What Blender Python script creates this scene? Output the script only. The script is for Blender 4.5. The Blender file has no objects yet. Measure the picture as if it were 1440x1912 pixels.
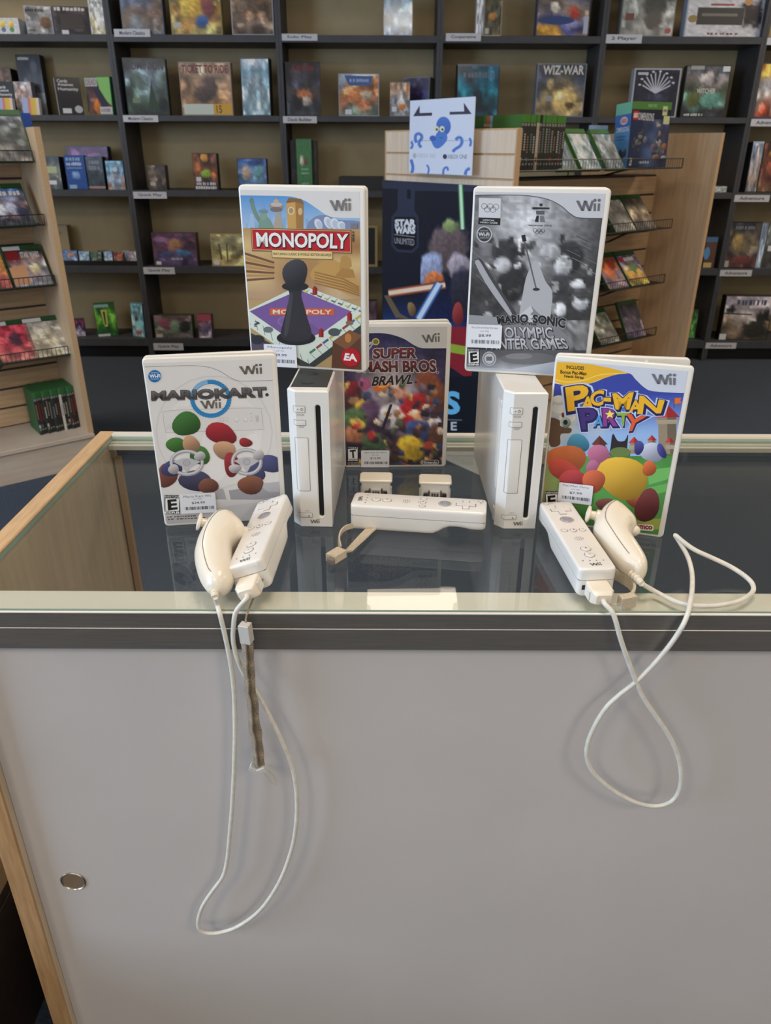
import bpy, bmesh, math, random
from mathutils import Vector, Matrix
random.seed(7)
S = bpy.context.scene
COL = S.collection
PI = math.pi
R = math.radians
# ------------------------------------------------------------------ camera
T = 0.78                                   # height of the counter's glass top above the floor
CAM = Vector((0.0, 0.0, T + 0.383))
PITCH, ROLL, FPX = R(26.0), 0.004, 1400.0  # pitch down, small roll, focal length in pixels of the 1440x1912 frame
FW = Vector((0, math.cos(PITCH), -math.sin(PITCH)))
UP0 = Vector((0, math.sin(PITCH), math.cos(PITCH)))
RT = Vector((1, 0, 0)) * math.cos(ROLL) + UP0 * math.sin(ROLL)
UP = UP0 * math.cos(ROLL) - Vector((1, 0, 0)) * math.sin(ROLL)
cd = bpy.data.cameras.new('camera')
cam = bpy.data.objects.new('camera', cd)
COL.objects.link(cam)
cam.matrix_world = Matrix(((RT.x, UP.x, -FW.x, CAM.x), (RT.y, UP.y, -FW.y, CAM.y), (RT.z, UP.z, -FW.z, CAM.z), (0, 0, 0, 1)))
cd.sensor_fit = 'AUTO'
cd.sensor_width = 36.0
cd.lens = 36.0 * FPX / 1912.0
cd.clip_start = 0.02
cd.clip_end = 60
cd.dof.use_dof = True
cd.dof.focus_distance = 0.80
cd.dof.aperture_fstop = 13.0
S.camera = cam
# ------------------------------------------------------------------ world, lamps, exposure
w = bpy.data.worlds.new('world')
S.world = w
w.use_nodes = True
w.node_tree.nodes['Background'].inputs[0].default_value = (0.75, 0.87, 1.0, 1)
w.node_tree.nodes['Background'].inputs[1].default_value = 0.6
S.view_settings.view_transform = 'Standard'
S.view_settings.look = 'None'
S.view_settings.gamma = 1
S.view_settings.use_curve_mapping = False
S.view_settings.exposure = -0.06
def area(name, loc, aim, sx, sy, power, col):
    l = bpy.data.lights.new(name, 'AREA')
    l.shape = 'RECTANGLE'; l.size = sx; l.size_y = sy; l.energy = power; l.color = col
    o = bpy.data.objects.new(name, l); COL.objects.link(o)
    o.location = loc
    o.rotation_euler = (Vector(aim) - Vector(loc)).to_track_quat('-Z', 'Y').to_euler()
    return o
# daylight through the shop windows behind and to the left of the camera
area('window_daylight_left', (-3.42, 0.2, 1.35), (2.0, 1.3, 0.8), 2.6, 1.7, 175, (0.48, 0.70, 1.0))
area('window_daylight_rear', (0.6, -2.85, 1.5), (0.4, 3.0, 0.7), 4.6, 1.8, 26, (0.84, 0.92, 1.0))
# warm ceiling lights; one placed for cover glare, last two added as door fill
for i, (lx, ly) in enumerate(((-2.6, 0.6), (0.25, 0.6), (2.7, 0.6), (-2.7, 3.15), (0.15, 3.52), (2.75, 3.3), (-1.6, -1.4), (1.6, -1.4))):
    area('ceiling_and_fill_light', (lx, ly, 2.655), (lx, ly + 0.001, 0), 0.62 if i != 4 else 0.5, 0.8 if i != 4 else 0.27, (21, 18, 21, 26, 2.4, 28, 29, 29)[i], (1.0, 0.86, 0.70))

# ------------------------------------------------------------------ pixel -> place in the shop
def ray(x, y): return FW + RT * ((x - 720) / FPX) - UP * ((y - 956) / FPX)
def atZ(x, y, z):
    r = ray(x, y); return CAM + r * ((z - CAM.z) / r.z)
def atY(x, y, Y):
    r = ray(x, y); return CAM + r * ((Y - CAM.y) / r.y)
def atP(x, y, p, n):
    r = ray(x, y); return CAM + r * ((Vector(p) - CAM).dot(n) / r.dot(n))
# ------------------------------------------------------------------ colours and materials
def lin1(c):
    c = c / 255.0
    return c / 12.92 if c <= 0.04045 else ((c + 0.055) / 1.055) ** 2.4
def lin(c): return (lin1(c[0]), lin1(c[1]), lin1(c[2]), 1.0)
def mix3(a, b, t): return tuple(a[i] + (b[i] - a[i]) * t for i in range(3))
MATS = {}
def mat(name, col, rough=0.5, metal=0.0, coat=0.0, noise=0.0, nscale=30.0, bump=0.0, bscale=200.0, stretch=(1, 1, 1), col2=None, spec=0.5):
    m = bpy.data.materials.new(name); m.use_nodes = True
    nt = m.node_tree; b = nt.nodes['Principled BSDF']
    b.inputs['Base Color'].default_value = lin(col)
    b.inputs['Roughness'].default_value = rough
    b.inputs['Metallic'].default_value = metal
    b.inputs['Coat Weight'].default_value = coat
    b.inputs['Coat Roughness'].default_value = 0.08
    b.inputs['Specular IOR Level'].default_value = spec
    tc = nt.nodes.new('ShaderNodeTexCoord'); mp = nt.nodes.new('ShaderNodeMapping')
    mp.inputs['Scale'].default_value = stretch
    nt.links.new(tc.outputs['Object'], mp.inputs[0])
    if noise or col2:
        n = nt.nodes.new('ShaderNodeTexNoise'); n.inputs['Scale'].default_value = nscale; n.inputs['Detail'].default_value = 5
        nt.links.new(mp.outputs[0], n.inputs['Vector'])
        rp = nt.nodes.new('ShaderNodeValToRGB')
        c2 = col2 if col2 else tuple(max(0, c * (1 - noise)) for c in col)
        rp.color_ramp.elements[0].color = lin(c2); rp.color_ramp.elements[0].position = 0.35
        rp.color_ramp.elements[1].color = lin(col); rp.color_ramp.elements[1].position = 0.65
        nt.links.new(n.outputs[0], rp.inputs[0]); nt.links.new(rp.outputs[0], b.inputs['Base Color'])
    if bump:
        n2 = nt.nodes.new('ShaderNodeTexNoise'); n2.inputs['Scale'].default_value = bscale; n2.inputs['Detail'].default_value = 3
        nt.links.new(mp.outputs[0], n2.inputs['Vector'])
        bp = nt.nodes.new('ShaderNodeBump'); bp.inputs['Strength'].default_value = bump; bp.inputs['Distance'].default_value = 0.002
        nt.links.new(n2.outputs[0], bp.inputs['Height']); nt.links.new(bp.outputs[0], b.inputs['Normal'])
    MATS[name] = m
    return m
def print_mat(name, rough, coat):
    m = bpy.data.materials.new(name); m.use_nodes = True
    nt = m.node_tree; b = nt.nodes['Principled BSDF']
    a = nt.nodes.new('ShaderNodeVertexColor'); a.layer_name = 'Ink'
    nt.links.new(a.outputs[0], b.inputs['Base Color'])
    b.inputs['Roughness'].default_value = rough; b.inputs['Coat Weight'].default_value = coat; b.inputs['Coat Roughness'].default_value = 0.1
    b.inputs['Specular IOR Level'].default_value = 0.35
    return m
PRINT = print_mat('printed_paper', 0.5, 0.0)
PRINT_GLOSS = print_mat('printed_sleeve', 0.4, 0.12)
PRINT_BOX = print_mat('printed_box', 0.55, 0.0)
PRINT_FOIL = print_mat('printed_shiny_sleeve', 0.22, 1.0)
WHITE = mat('white_plastic', (226, 221, 213), 0.30, coat=0.3)
CASEW = mat('white_case_plastic', (224, 219, 210), 0.34, coat=0.15)
YELLOWED = mat('aged_white_plastic', (228, 216, 196), 0.30, coat=0.25)
BUTTON = mat('button_plastic', (222, 216, 208), 0.28, coat=0.3)
ABUT = mat('grey_clear_button', (150, 148, 155), 0.18, coat=0.6)
SEAM = mat('seam_dark_beige', (120, 112, 104), 0.6)  # dark beige for seam lines, recesses and small openings
INKG = mat('grey_ink', (108, 100, 94), 0.5)
INKD = mat('dark_ink', (70, 66, 64), 0.5)
SLOT = mat('black_slot', (18, 18, 19), 0.4)
GREYP = mat('charcoal_port_plastic', (45, 45, 47), 0.5)
CORD = mat('white_cable', (221, 214, 200), 0.45, noise=0.06, nscale=120)
STRAPD = mat('dirty_woven_strap', (176, 158, 134), 0.9, noise=0.28, nscale=900, bump=0.6, bscale=1500)
STRAPL = mat('cream_woven_strap', (214, 198, 172), 0.85, noise=0.12, nscale=700, bump=0.5, bscale=1500)
CLIP = mat('grey_white_clip', (196, 190, 182), 0.4)
METAL = mat('contact_metal', (150, 146, 138), 0.3, metal=1.0)
ALU = mat('brushed_aluminium', (176, 173, 168), 0.38, metal=1.0, noise=0.12, nscale=60, stretch=(0.4, 30, 30))
ALUD = mat('dull_aluminium', (130, 124, 117), 0.42, metal=0.6, noise=0.10, nscale=60, stretch=(0.4, 30, 30))
RAILW = mat('pale_aluminium', (226, 218, 204), 0.4, metal=0.05)
PANELW = mat('white_laminate', (200, 192, 186), 0.45, noise=0.03, nscale=4)
CHROME = mat('nickel', (190, 180, 165), 0.25, metal=1.0)
WOODE = mat('raw_maple_edge', (208, 172, 130), 0.5, col2=(194, 156, 114), nscale=30, stretch=(8, 1, 8), bump=0.15, bscale=150)
WOODF = mat('maple_front_edge', (186, 148, 104), 0.5, col2=(168, 128, 86), nscale=22, stretch=(9, 9, 0.8), bump=0.1)
WOODIN = mat('maple_panel', (206, 186, 158), 0.5, col2=(194, 172, 144), nscale=14, stretch=(6, 6, 0.6))
SLATW = mat('maple_slat', (206, 172, 134), 0.45, col2=(190, 154, 116), nscale=9, stretch=(0.7, 0.7, 9))
SLATP = mat('lit_maple_slat', (224, 206, 186), 0.4, col2=(214, 194, 172), nscale=12, stretch=(9, 9, 0.7))  # paler copy of the slat maple; light on the rack end put into colour
FINW = mat('maple_fin', (198, 166, 130), 0.5, col2=(186, 152, 116), nscale=10, stretch=(6, 6, 0.6))
BASEW = mat('pale_wood_base', (206, 188, 168), 0.5, col2=(196, 176, 154), nscale=9, stretch=(0.7, 0.7, 8))
SHELFB = mat('charcoal_shelf', (64, 65, 70), 0.55, noise=0.10, nscale=20)
BACKT = mat('tan_back_panel', (180, 160, 122), 0.65, col2=(170, 150, 112), nscale=6)
WIRE = mat('black_wire', (26, 27, 27), 0.4)
CARPET = mat('blue_grey_carpet', (70, 79, 93), 0.95, col2=(52, 60, 71), nscale=160, bump=0.8, bscale=400)
WALLM = mat('painted_wall', (200, 190, 172), 0.8, noise=0.03)
CEILM = mat('ceiling_tile', (226, 222, 214), 0.9, noise=0.05, nscale=80)
DARKBR = mat('dark_brown_wood', (46, 32, 26), 0.5, col2=(36, 25, 21), nscale=8, stretch=(1, 8, 8))
TAG = mat('shelf_tag_card', (196, 197, 204), 0.5)
BLUEP = mat('clear_blue_case', (30, 78, 168), 0.25, coat=0.5)
CUP = mat('brushed_brass_cup', (176, 152, 124), 0.4, metal=0.6)
def glass_mat(name, tint, base=0.04):
    m = bpy.data.materials.new(name); m.use_nodes = True
    nt = m.node_tree; nt.nodes.clear()
    out = nt.nodes.new('ShaderNodeOutputMaterial'); mx = nt.nodes.new('ShaderNodeMixShader')
    tr = nt.nodes.new('ShaderNodeBsdfTransparent'); gl = nt.nodes.new('ShaderNodeBsdfGlossy')
    tr.inputs[0].default_value = (*tint, 1); gl.inputs['Roughness'].default_value = 0.015
    lw = nt.nodes.new('ShaderNodeLayerWeight'); lw.inputs['Blend'].default_value = 0.5
    pw = nt.nodes.new('ShaderNodeMath'); pw.operation = 'POWER'; pw.inputs[1].default_value = 5
    ma = nt.nodes.new('ShaderNodeMath'); ma.operation = 'MULTIPLY_ADD'; ma.inputs[1].default_value = 1 - base; ma.inputs[2].default_value = base
    nt.links.new(lw.outputs['Facing'], pw.inputs[0]); nt.links.new(pw.outputs[0], ma.inputs[0]); nt.links.new(ma.outputs[0], mx.inputs[0])
    nt.links.new(tr.outputs[0], mx.inputs[1]); nt.links.new(gl.outputs[0], mx.inputs[2]); nt.links.new(mx.outputs[0], out.inputs[0])
    return m
GLASS = glass_mat('clear_glass', (0.965, 0.98, 0.968))
GLASSE = mat('green_glass_edge', (150, 172, 156), 0.15, coat=0.5)
# ------------------------------------------------------------------ mesh building
class MB:
    def __init__(s): s.v = []; s.f = []; s.m = []; s.M = None; s.mi = 0
    def add(s, vs, fs):
        b = len(s.v)
        for p in vs:
            p = Vector(p)
            s.v.append(tuple(s.M @ p) if s.M else tuple(p))
        for f in fs: s.f.append(tuple(b + i for i in f)); s.m.append(s.mi)
        return s
    def box(s, x0, x1, y0, y1, z0, z1):
        vs = [(x, y, z) for z in (z0, z1) for y in (y0, y1) for x in (x0, x1)]
        return s.add(vs, [(0, 2, 3, 1), (4, 5, 7, 6), (0, 1, 5, 4), (2, 6, 7, 3), (0, 4, 6, 2), (1, 3, 7, 5)])
    def loft(s, loops, cap0=True, cap1=True, closed=False):
        n = len(loops[0]); vs = [p for l in loops for p in l]; fs = []
        k = len(loops)
        for i in range(k if closed else k - 1):
            a, b = i * n, ((i + 1) % k) * n
            for j in range(n):
                j2 = (j + 1) % n
                fs.append((a + j, a + j2, b + j2, b + j))
        if not closed:
            if cap0: fs.append(tuple(reversed(range(n))))
            if cap1: fs.append(tuple((k - 1) * n + j for j in range(n)))
        return s.add(vs, fs)
    def tube(s, pts, r, n=8, closed=False, flat=None):
        P = [Vector(p) for p in pts]; k = len(P); loops = []; prev = None
        for i in range(k):
            if closed: t = P[(i + 1) % k] - P[i - 1]
            else: t = P[min(i + 1, k - 1)] - P[max(i - 1, 0)]
            t.normalize()
            if prev is None:
                a = Vector((0, 0, 1)) if abs(t.z) < 0.9 else Vector((1, 0, 0))
                u = t.cross(a).normalized()
            else:
                u = (prev - t * prev.dot(t)).normalized()
            prev = u; vv = t.cross(u)
            ri = r[i] if isinstance(r, (list, tuple)) else r
            loops.append([P[i] + (u * math.cos(2 * PI * j / n) + vv * math.sin(2 * PI * j / n)) * ri for j in range(n)])
        return s.loft(loops, closed=closed)
    def ribbon(s, pts, wdir, wd, th):
        P = [Vector(p) for p in pts]; k = len(P); loops = []
        for i in range(k):
            t = (P[min(i + 1, k - 1)] - P[max(i - 1, 0)]).normalized()
            wv = Vector(wdir[i]) if isinstance(wdir, list) else Vector(wdir)
            wv = (wv - t * wv.dot(t)).normalized(); nv = t.cross(wv)
            a = wv * wd / 2; b = nv * th / 2
            loops.append([P[i] - a - b, P[i] + a - b, P[i] + a + b, P[i] - a + b])
        return s.loft(loops)
    def slab(s, w, h, y0, y1, r, b, x=0.0, z=0.0, n=5):
        """rounded rectangle in x,z from (x,z) to (x+w,z+h), thick from y0 to y1, edges rounded by b"""
        def lp(i, y): return [(px + x + w / 2, y, pz + z + h / 2) for px, pz in rrect(w - 2 * i, h - 2 * i, max(r - i, 0.0002), n)]
        L = []
        for k in range(4): a = PI / 2 * k / 3; L.append(lp(b * (1 - math.sin(a)), y0 + b * (1 - math.cos(a))))
        for k in range(4): a = PI / 2 * k / 3; L.append(lp(b * (1 - math.cos(a)), y1 - b * (1 - math.sin(a))))
        return s.loft(L)
    def build(s, name, material, parent=None, smooth=None):
        me = bpy.data.meshes.new(name)
        me.from_pydata(s.v, [], s.f)
        for mm in (material if isinstance(material, (list, tuple)) else [material]): me.materials.append(mm)
        if any(s.m): me.polygons.foreach_set('material_index', s.m)
        bm = bmesh.new(); bm.from_mesh(me); bmesh.ops.recalc_face_normals(bm, faces=bm.faces[:]); bm.to_mesh(me); bm.free()
        if smooth:
            me.polygons.foreach_set('use_smooth', [True] * len(me.polygons))
            me.set_sharp_from_angle(angle=R(smooth))
        return link(name, me, parent)
def rrect(w, h, r, n=5):
    out = []
    for cx, cz, a0 in ((w / 2 - r, h / 2 - r, 0), (-w / 2 + r, h / 2 - r, 90), (-w / 2 + r, -h / 2 + r, 180), (w / 2 - r, -h / 2 + r, 270)):
        for k in range(n):
            a = R(a0 + 90.0 * k / (n - 1)); out.append((cx + r * math.cos(a), cz + r * math.sin(a)))
    return out
def link(name, me, parent=None):
    o = bpy.data.objects.new(name, me); COL.objects.link(o)
    if parent: o.parent = parent
    return o
def tag(o, label, cat, group=None):
    o['label'] = label; o['category'] = cat
    if group: o['group'] = group
    return o
def thing(name, label, cat, loc=(0, 0, 0), rotz=0.0, group=None):
    o = bpy.data.objects.new(name, None); o.empty_display_size = 0.02; COL.objects.link(o)
    o.location = loc; o.rotation_euler = (0, 0, rotz)
    return tag(o, label, cat, group)
def struct(o): o['kind'] = 'structure'; return o
def crom(pts, n=8, closed=False):
    P = [tuple(p) for p in pts]; k = len(P); out = []
    for i in range(k if closed else k - 1):
        if closed: p0, p1, p2, p3 = P[i - 1], P[i], P[(i + 1) % k], P[(i + 2) % k]
        else: p0, p1, p2, p3 = P[max(i - 1, 0)], P[i], P[i + 1], P[min(i + 2, k - 1)]
        for j in range(n):
            t = j / n
            out.append(tuple(0.5 * (2 * b + (c - a) * t + (2 * a - 5 * b + 4 * c - d) * t * t + (3 * b - a - 3 * c + d) * t ** 3) for a, b, c, d in zip(p0, p1, p2, p3)))
    if not closed: out.append(P[-1])
    return out
# ------------------------------------------------------------------ flat print: inks laid on a sheet
TXT = {}
def text_geo(s, bold=0.0, spacing=1.0):
    key = (s, bold, spacing)
    if key not in TXT:
        cu = bpy.data.curves.new('lettering', 'FONT'); cu.body = s; cu.size = 1; cu.offset = bold; cu.resolution_u = 3; cu.space_character = spacing
        ob = bpy.data.objects.new('lettering', cu)
        me = bpy.data.meshes.new_from_object(ob)
        vs = [(v.co.x, v.co.y) for v in me.vertices]; fs = [tuple(p.vertices) for p in me.polygons]
        bpy.data.objects.remove(ob); bpy.data.curves.remove(cu); bpy.data.meshes.remove(me)
        xs = [a for a, b in vs] or [0, 1]; ys = [b for a, b in vs] or [0, 1]
        TXT[key] = (vs, fs, min(xs), max(xs), min(ys), max(ys))
    return TXT[key]
def homography(src, dst):
    import numpy as np
    A = []; B = []
    for (x, y), (u, v) in zip(src, dst):
        A += [[x, y, 1, 0, 0, 0, -u * x, -u * y], [0, 0, 0, x, y, 1, -v * x, -v * y]]; B += [u, v]
    h = list(np.linalg.solve(np.array(A, float), np.array(B, float))) + [1]
    def f(x, y):
        d = h[6] * x + h[7] * y + h[8]
        return ((h[0] * x + h[1] * y + h[2]) / d, (h[3] * x + h[4] * y + h[5]) / d)
    return f
class Print:
    """w,h in mm (origin top left, y down); fm maps drawing coordinates to mm"""
    STEP = 0.000004
    def __init__(s, w, h, fm=None, clip=None): s.w = w; s.h = h; s.fm = fm or (lambda x, y: (x, y)); s.clip = clip; s.v = []; s.f = []; s.c = []; s.L = 0
    def _put(s, P, F, C):
        b = len(s.v); y = -s.L * s.STEP
        for x, yy in P: s.v.append((x / 1000, y, (s.h - yy) / 1000))
        for f in F: s.f.append(tuple(b + i for i in f)); s.c.append([C[i] if isinstance(C, list) else C for i in f])
    def poly(s, pts, col, lay=True):
        P = [s.fm(*p) for p in pts]
        C = col if isinstance(col, list) else [col] * len(P)
        if s.clip:
            x0, y0, x1, y1 = s.clip
            for ax, lim, sg in ((0, x0, 1), (0, x1, -1), (1, y0, 1), (1, y1, -1)):
                out = []; oc = []
                for i in range(len(P)):
                    a, b = P[i - 1], P[i]; ca, cb = C[i - 1], C[i]
                    da, db = (a[ax] - lim) * sg, (b[ax] - lim) * sg
                    if (da < 0) != (db < 0):
                        t = da / (da - db); out.append((a[0] + (b[0] - a[0]) * t, a[1] + (b[1] - a[1]) * t)); oc.append(mix3(ca, cb, t))
                    if db >= 0: out.append(b); oc.append(cb)
                P, C = out, oc
                if len(P) < 3: return s
        if lay: s.L += 1
        s._put(P, [tuple(range(len(P)))], C)
        return s
    def rect(s, x0, y0, x1, y1, c, c2=None):
        return s.poly([(x0, y0), (x1, y0), (x1, y1), (x0, y1)], [c, c, c2, c2] if c2 else c)
    def ell(s, cx, cy, rx, ry, c, c2=None, rot=0.0, n=22):
        cr, sr = math.cos(R(rot)), math.sin(R(rot)); P = []; C = []
        for k in range(n):
            a = 2 * PI * k / n; x, y = rx * math.cos(a), ry * math.sin(a)
            P.append((cx + x * cr - y * sr, cy + x * sr + y * cr))
            C.append(mix3(c, c2, 0.5 + 0.5 * math.sin(a)) if c2 else c)
        return s.poly(P, C)
    def ball(s, cx, cy, rx, ry, c, rot=0.0, hi=0.12, wobble=0.13):
        rn = random.Random(int(cx * 7 + cy * 13 + rx)); cr, sr = math.cos(R(rot)), math.sin(R(rot))
        def wob(x0, y0, ax, ay, n, am, c0, c1):
            p1, p2 = rn.random() * 6.3, rn.random() * 6.3; pts = []; cs = []
            for k in range(n):
                a = 2 * PI * k / n; q = 1 + am * (0.6 * math.sin(2 * a + p1) + 0.4 * math.sin(3 * a + p2)); x, y = ax * q * math.cos(a), ay * q * math.sin(a)
                pts.append((x0 + x * cr - y * sr, y0 + x * sr + y * cr)); cs.append(mix3(c0, c1, 0.5 + 0.5 * math.sin(a + 0.5)))
            s.poly(pts, cs)
        wob(cx, cy, rx, ry, 20, wobble, mix3(c, (255, 250, 240), 0.10), mix3(c, (12, 8, 16), 0.42))
        return s
    def field(s, x0, y0, x1, y1, nx, ny, base, blobs, seed=1, warp=22.0, soft=0.34):
        """soft-edged colour patches blended over a ground colour"""
        n1, n2, n3 = vnoise(seed), vnoise(seed + 1), vnoise(seed + 2)
        pre = [(b[0], b[1], b[2], b[3], b[4], math.cos(R(b[5] if len(b) > 5 else 0)), math.sin(R(b[5] if len(b) > 5 else 0))) for b in blobs]
        def fn(u, v):
            x = x0 + (x1 - x0) * u; y = y0 + (y1 - y0) * v; c = base(u, v)
            x += warp * 2 * (n1(u * 11, v * 13) - 0.5) + warp * (n2(u * 27, v * 33) - 0.5); y += warp * 2 * (n2(u * 12 + 5, v * 13) - 0.5) + warp * (n1(u * 29, v * 31 + 7) - 0.5)
            for cx, cy, rx, ry, bc, co, si in pre:
                dx, dy = x - cx, y - cy; ex = (dx * co + dy * si) / rx; ey = (-dx * si + dy * co) / ry; d = ex * ex + ey * ey
                if d < 1.7:
                    w_ = min(max((1.15 - math.sqrt(d)) / soft, 0), 1); k = 1.08 - 0.30 * (ex * 0.45 + ey * 0.75) * 0.9
                    c = mix3(c, tuple(q * k for q in bc), w_)
            k = 0.84 + 0.32 * n3(u * 40, v * 46)
            return tuple(min(255, max(0, q * k)) for q in c)
        return s.grid(x0, y0, x1, y1, nx, ny, fn)
    def line(s, pts, wd, c):
        s.L += 1
        for a, b in zip(pts[:-1], pts[1:]):
            dx, dy = b[0] - a[0], b[1] - a[1]; l = math.hypot(dx, dy) or 1; nx, ny = -dy / l * wd / 2, dx / l * wd / 2
            s.poly([(a[0] + nx, a[1] + ny), (b[0] + nx, b[1] + ny), (b[0] - nx, b[1] - ny), (a[0] - nx, a[1] - ny)], c, lay=False)
        return s
    def ring(s, cx, cy, rx, ry, wd, c, n=28):
        P = [(cx + rx * math.cos(2 * PI * k / n), cy + ry * math.sin(2 * PI * k / n)) for k in range(n + 1)]
        return s.line(P, wd, c)
    def grid(s, x0, y0, x1, y1, nx, ny, fn):
        s.L += 1
        P = []; C = []; F = []
        for j in range(ny + 1):
            for i in range(nx + 1):
                u, v = i / nx, j / ny; x, y = x0 + (x1 - x0) * u, y0 + (y1 - y0) * v
                q = s.fm(x, y)
                if s.clip: q = (min(max(q[0], s.clip[0]), s.clip[2]), min(max(q[1], s.clip[1]), s.clip[3]))
                P.append(q); C.append(fn(u, v))
        for j in range(ny):
            for i in range(nx):
                a = j * (nx + 1) + i; F.append((a, a + nx + 1, a + nx + 2, a + 1))
        s._put(P, F, C); return s
    def text(s, st, quad, col, bold=0.0, arch=0.0, col2=None, lay=True, spacing=1.0, shift=(0, 0)):
        """letters stretched into quad: TL, TR, BR, BL (or x0,y0,x1,y1)"""
        if not isinstance(quad[0], (tuple, list)):
            x0, y0, x1, y1 = quad; quad = [(x0, y0), (x1, y0), (x1, y1), (x0, y1)]
        vs, fs, _, _, _, _ = text_geo(st, bold, spacing)
        _, _, ax, bx, ay, by = text_geo(st, 0.0, spacing)
        if lay: s.L += 1
        P = []; C = []
        for x, y in vs:
            u = (x - ax) / (bx - ax + 1e-9); v = 1 - (y - ay) / (by - ay + 1e-9)
            tl, tr, br, bl = quad
            px = (tl[0] * (1 - u) + tr[0] * u) * (1 - v) + (bl[0] * (1 - u) + br[0] * u) * v + shift[0]
            py = (tl[1] * (1 - u) + tr[1] * u) * (1 - v) + (bl[1] * (1 - u) + br[1] * u) * v + shift[1]
            if arch: py += arch * ((2 * u - 1) ** 2 - 0.5)
            P.append(s.fm(px, py)); C.append(mix3(col, col2, min(max(v, 0), 1)) if col2 else col)
        s._put(P, fs, C); return s
    def dashes(s, quad, col, seed=1):
        """lettering too blurred to read: word-like strokes"""
        if not isinstance(quad[0], (tuple, list)):
            x0, y0, x1, y1 = quad; quad = [(x0, y0), (x1, y0), (x1, y1), (x0, y1)]
        tl, tr, br, bl = quad; rn = random.Random(seed); u = 0.0; s.L += 1
        q = lambda u, v: ((tl[0] * (1 - u) + tr[0] * u) * (1 - v) + (bl[0] * (1 - u) + br[0] * u) * v, (tl[1] * (1 - u) + tr[1] * u) * (1 - v) + (bl[1] * (1 - u) + br[1] * u) * v)
        while u < 0.96:
            wd = min(rn.uniform(0.05, 0.11), 1 - u); t = rn.uniform(0, 0.2)
            s.poly([q(u, t), q(u + wd, t), q(u + wd, 1 - rn.uniform(0, 0.2)), q(u, 1)], col, lay=False)
            u += wd + (0.025 if rn.random() < 0.75 else 0.08)
        return s
    def wii(s, quad, col):
        """the console's wordmark: a W and two dotted stems"""
        if not isinstance(quad[0], (tuple, list)):
            x0, y0, x1, y1 = quad; quad = [(x0, y0), (x1, y0), (x1, y1), (x0, y1)]
        tl, tr, br, bl = quad
        def q(u, v): return ((tl[0] * (1 - u) + tr[0] * u) * (1 - v) + (bl[0] * (1 - u) + br[0] * u) * v, (tl[1] * (1 - u) + tr[1] * u) * (1 - v) + (bl[1] * (1 - u) + br[1] * u) * v)
        s.L += 1
        t = 0.13
        for a, b in (((0.0, 0.12), (0.15, 1)), ((0.15, 1), (0.31, 0.12)), ((0.31, 0.12), (0.46, 1)), ((0.46, 1), (0.61, 0.12))):
            s.poly([q(a[0], a[1]), q(a[0] + t, a[1]), q(b[0] + t * 0.9, b[1]), q(b[0] + 0.01, b[1])], col, lay=False)
        for x in (0.76, 0.93):
            s.poly([q(x - 0.05, 0.36), q(x + 0.05, 0.36), q(x + 0.05, 1), q(x - 0.05, 1)], col, lay=False)
            s.poly([q(x + 0.065 * math.cos(k * PI / 6), 0.1 + 0.13 * math.sin(k * PI / 6)) for k in range(12)], col, lay=False)
        return s
    def barcode(s, x0, y0, x1, y1, seed=1):
        rn = random.Random(seed); x = x0; s.L += 1
        while x < x1 - 1e-6:
            wv = (x1 - x0) / 48 * rn.choice((0.6, 1, 1.6)); s.poly([(x, y0), (min(x + wv, x1), y0), (min(x + wv, x1), y1), (x, y1)], (40, 40, 44), lay=False)
            x += wv + (x1 - x0) / 48 * rn.choice((0.6, 1, 1.4))
        return s
    def build(s, name, parent=None, material=None):
        me = bpy.data.meshes.new(name); me.from_pydata(s.v, [], s.f)
        me.materials.append(material or PRINT)
        at = me.color_attributes.new('Ink', 'FLOAT_COLOR', 'CORNER')
        buf = []
        for cs in s.c:
            for c in cs: buf += lin(c)
        at.data.foreach_set('color', buf)
        return link(name, me, parent)
def vnoise(seed):
    rn = random.Random(seed); tab = [[rn.random() for _ in range(16)] for _ in range(16)]
    def f(x, y):
        xi, yi = int(math.floor(x)), int(math.floor(y)); fx, fy = x - xi, y - yi
        fx = fx * fx * (3 - 2 * fx); fy = fy * fy * (3 - 2 * fy)
        g = lambda a, b: tab[b % 16][a % 16]
        return (g(xi, yi) * (1 - fx) + g(xi + 1, yi) * fx) * (1 - fy) + (g(xi, yi + 1) * (1 - fx) + g(xi + 1, yi + 1) * fx) * fy
    return f
def artfn(pal, seed, fr=3.2):
    """soft patches of the colours in pal (top to bottom) for cover pictures too far away to read"""
    n1, n2, n3 = vnoise(seed), vnoise(seed + 50), vnoise(seed + 90)
    rn = random.Random(seed)
    def fn(u, v):
        t = v * (len(pal) - 1) + (n1(u * fr, v * fr) - 0.5) * 1.7
        t = min(max(t, 0), len(pal) - 1.001); i = int(t)
        c = mix3(pal[i], pal[i + 1], t - i) if len(pal) > 1 else pal[0]
        k = 0.65 + 0.7 * n2(u * fr * 2.2, v * fr * 2.2)
        if n3(u * 5, v * 5) > 0.72: k *= 1.45
        return tuple(min(255, q * k) for q in c)
    return fn
def art(P, x0, y0, x1, y1, pal, seed, nx=14, ny=16, fr=3.2): return P.grid(x0, y0, x1, y1, nx, ny, artfn(pal, seed, fr))
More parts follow.
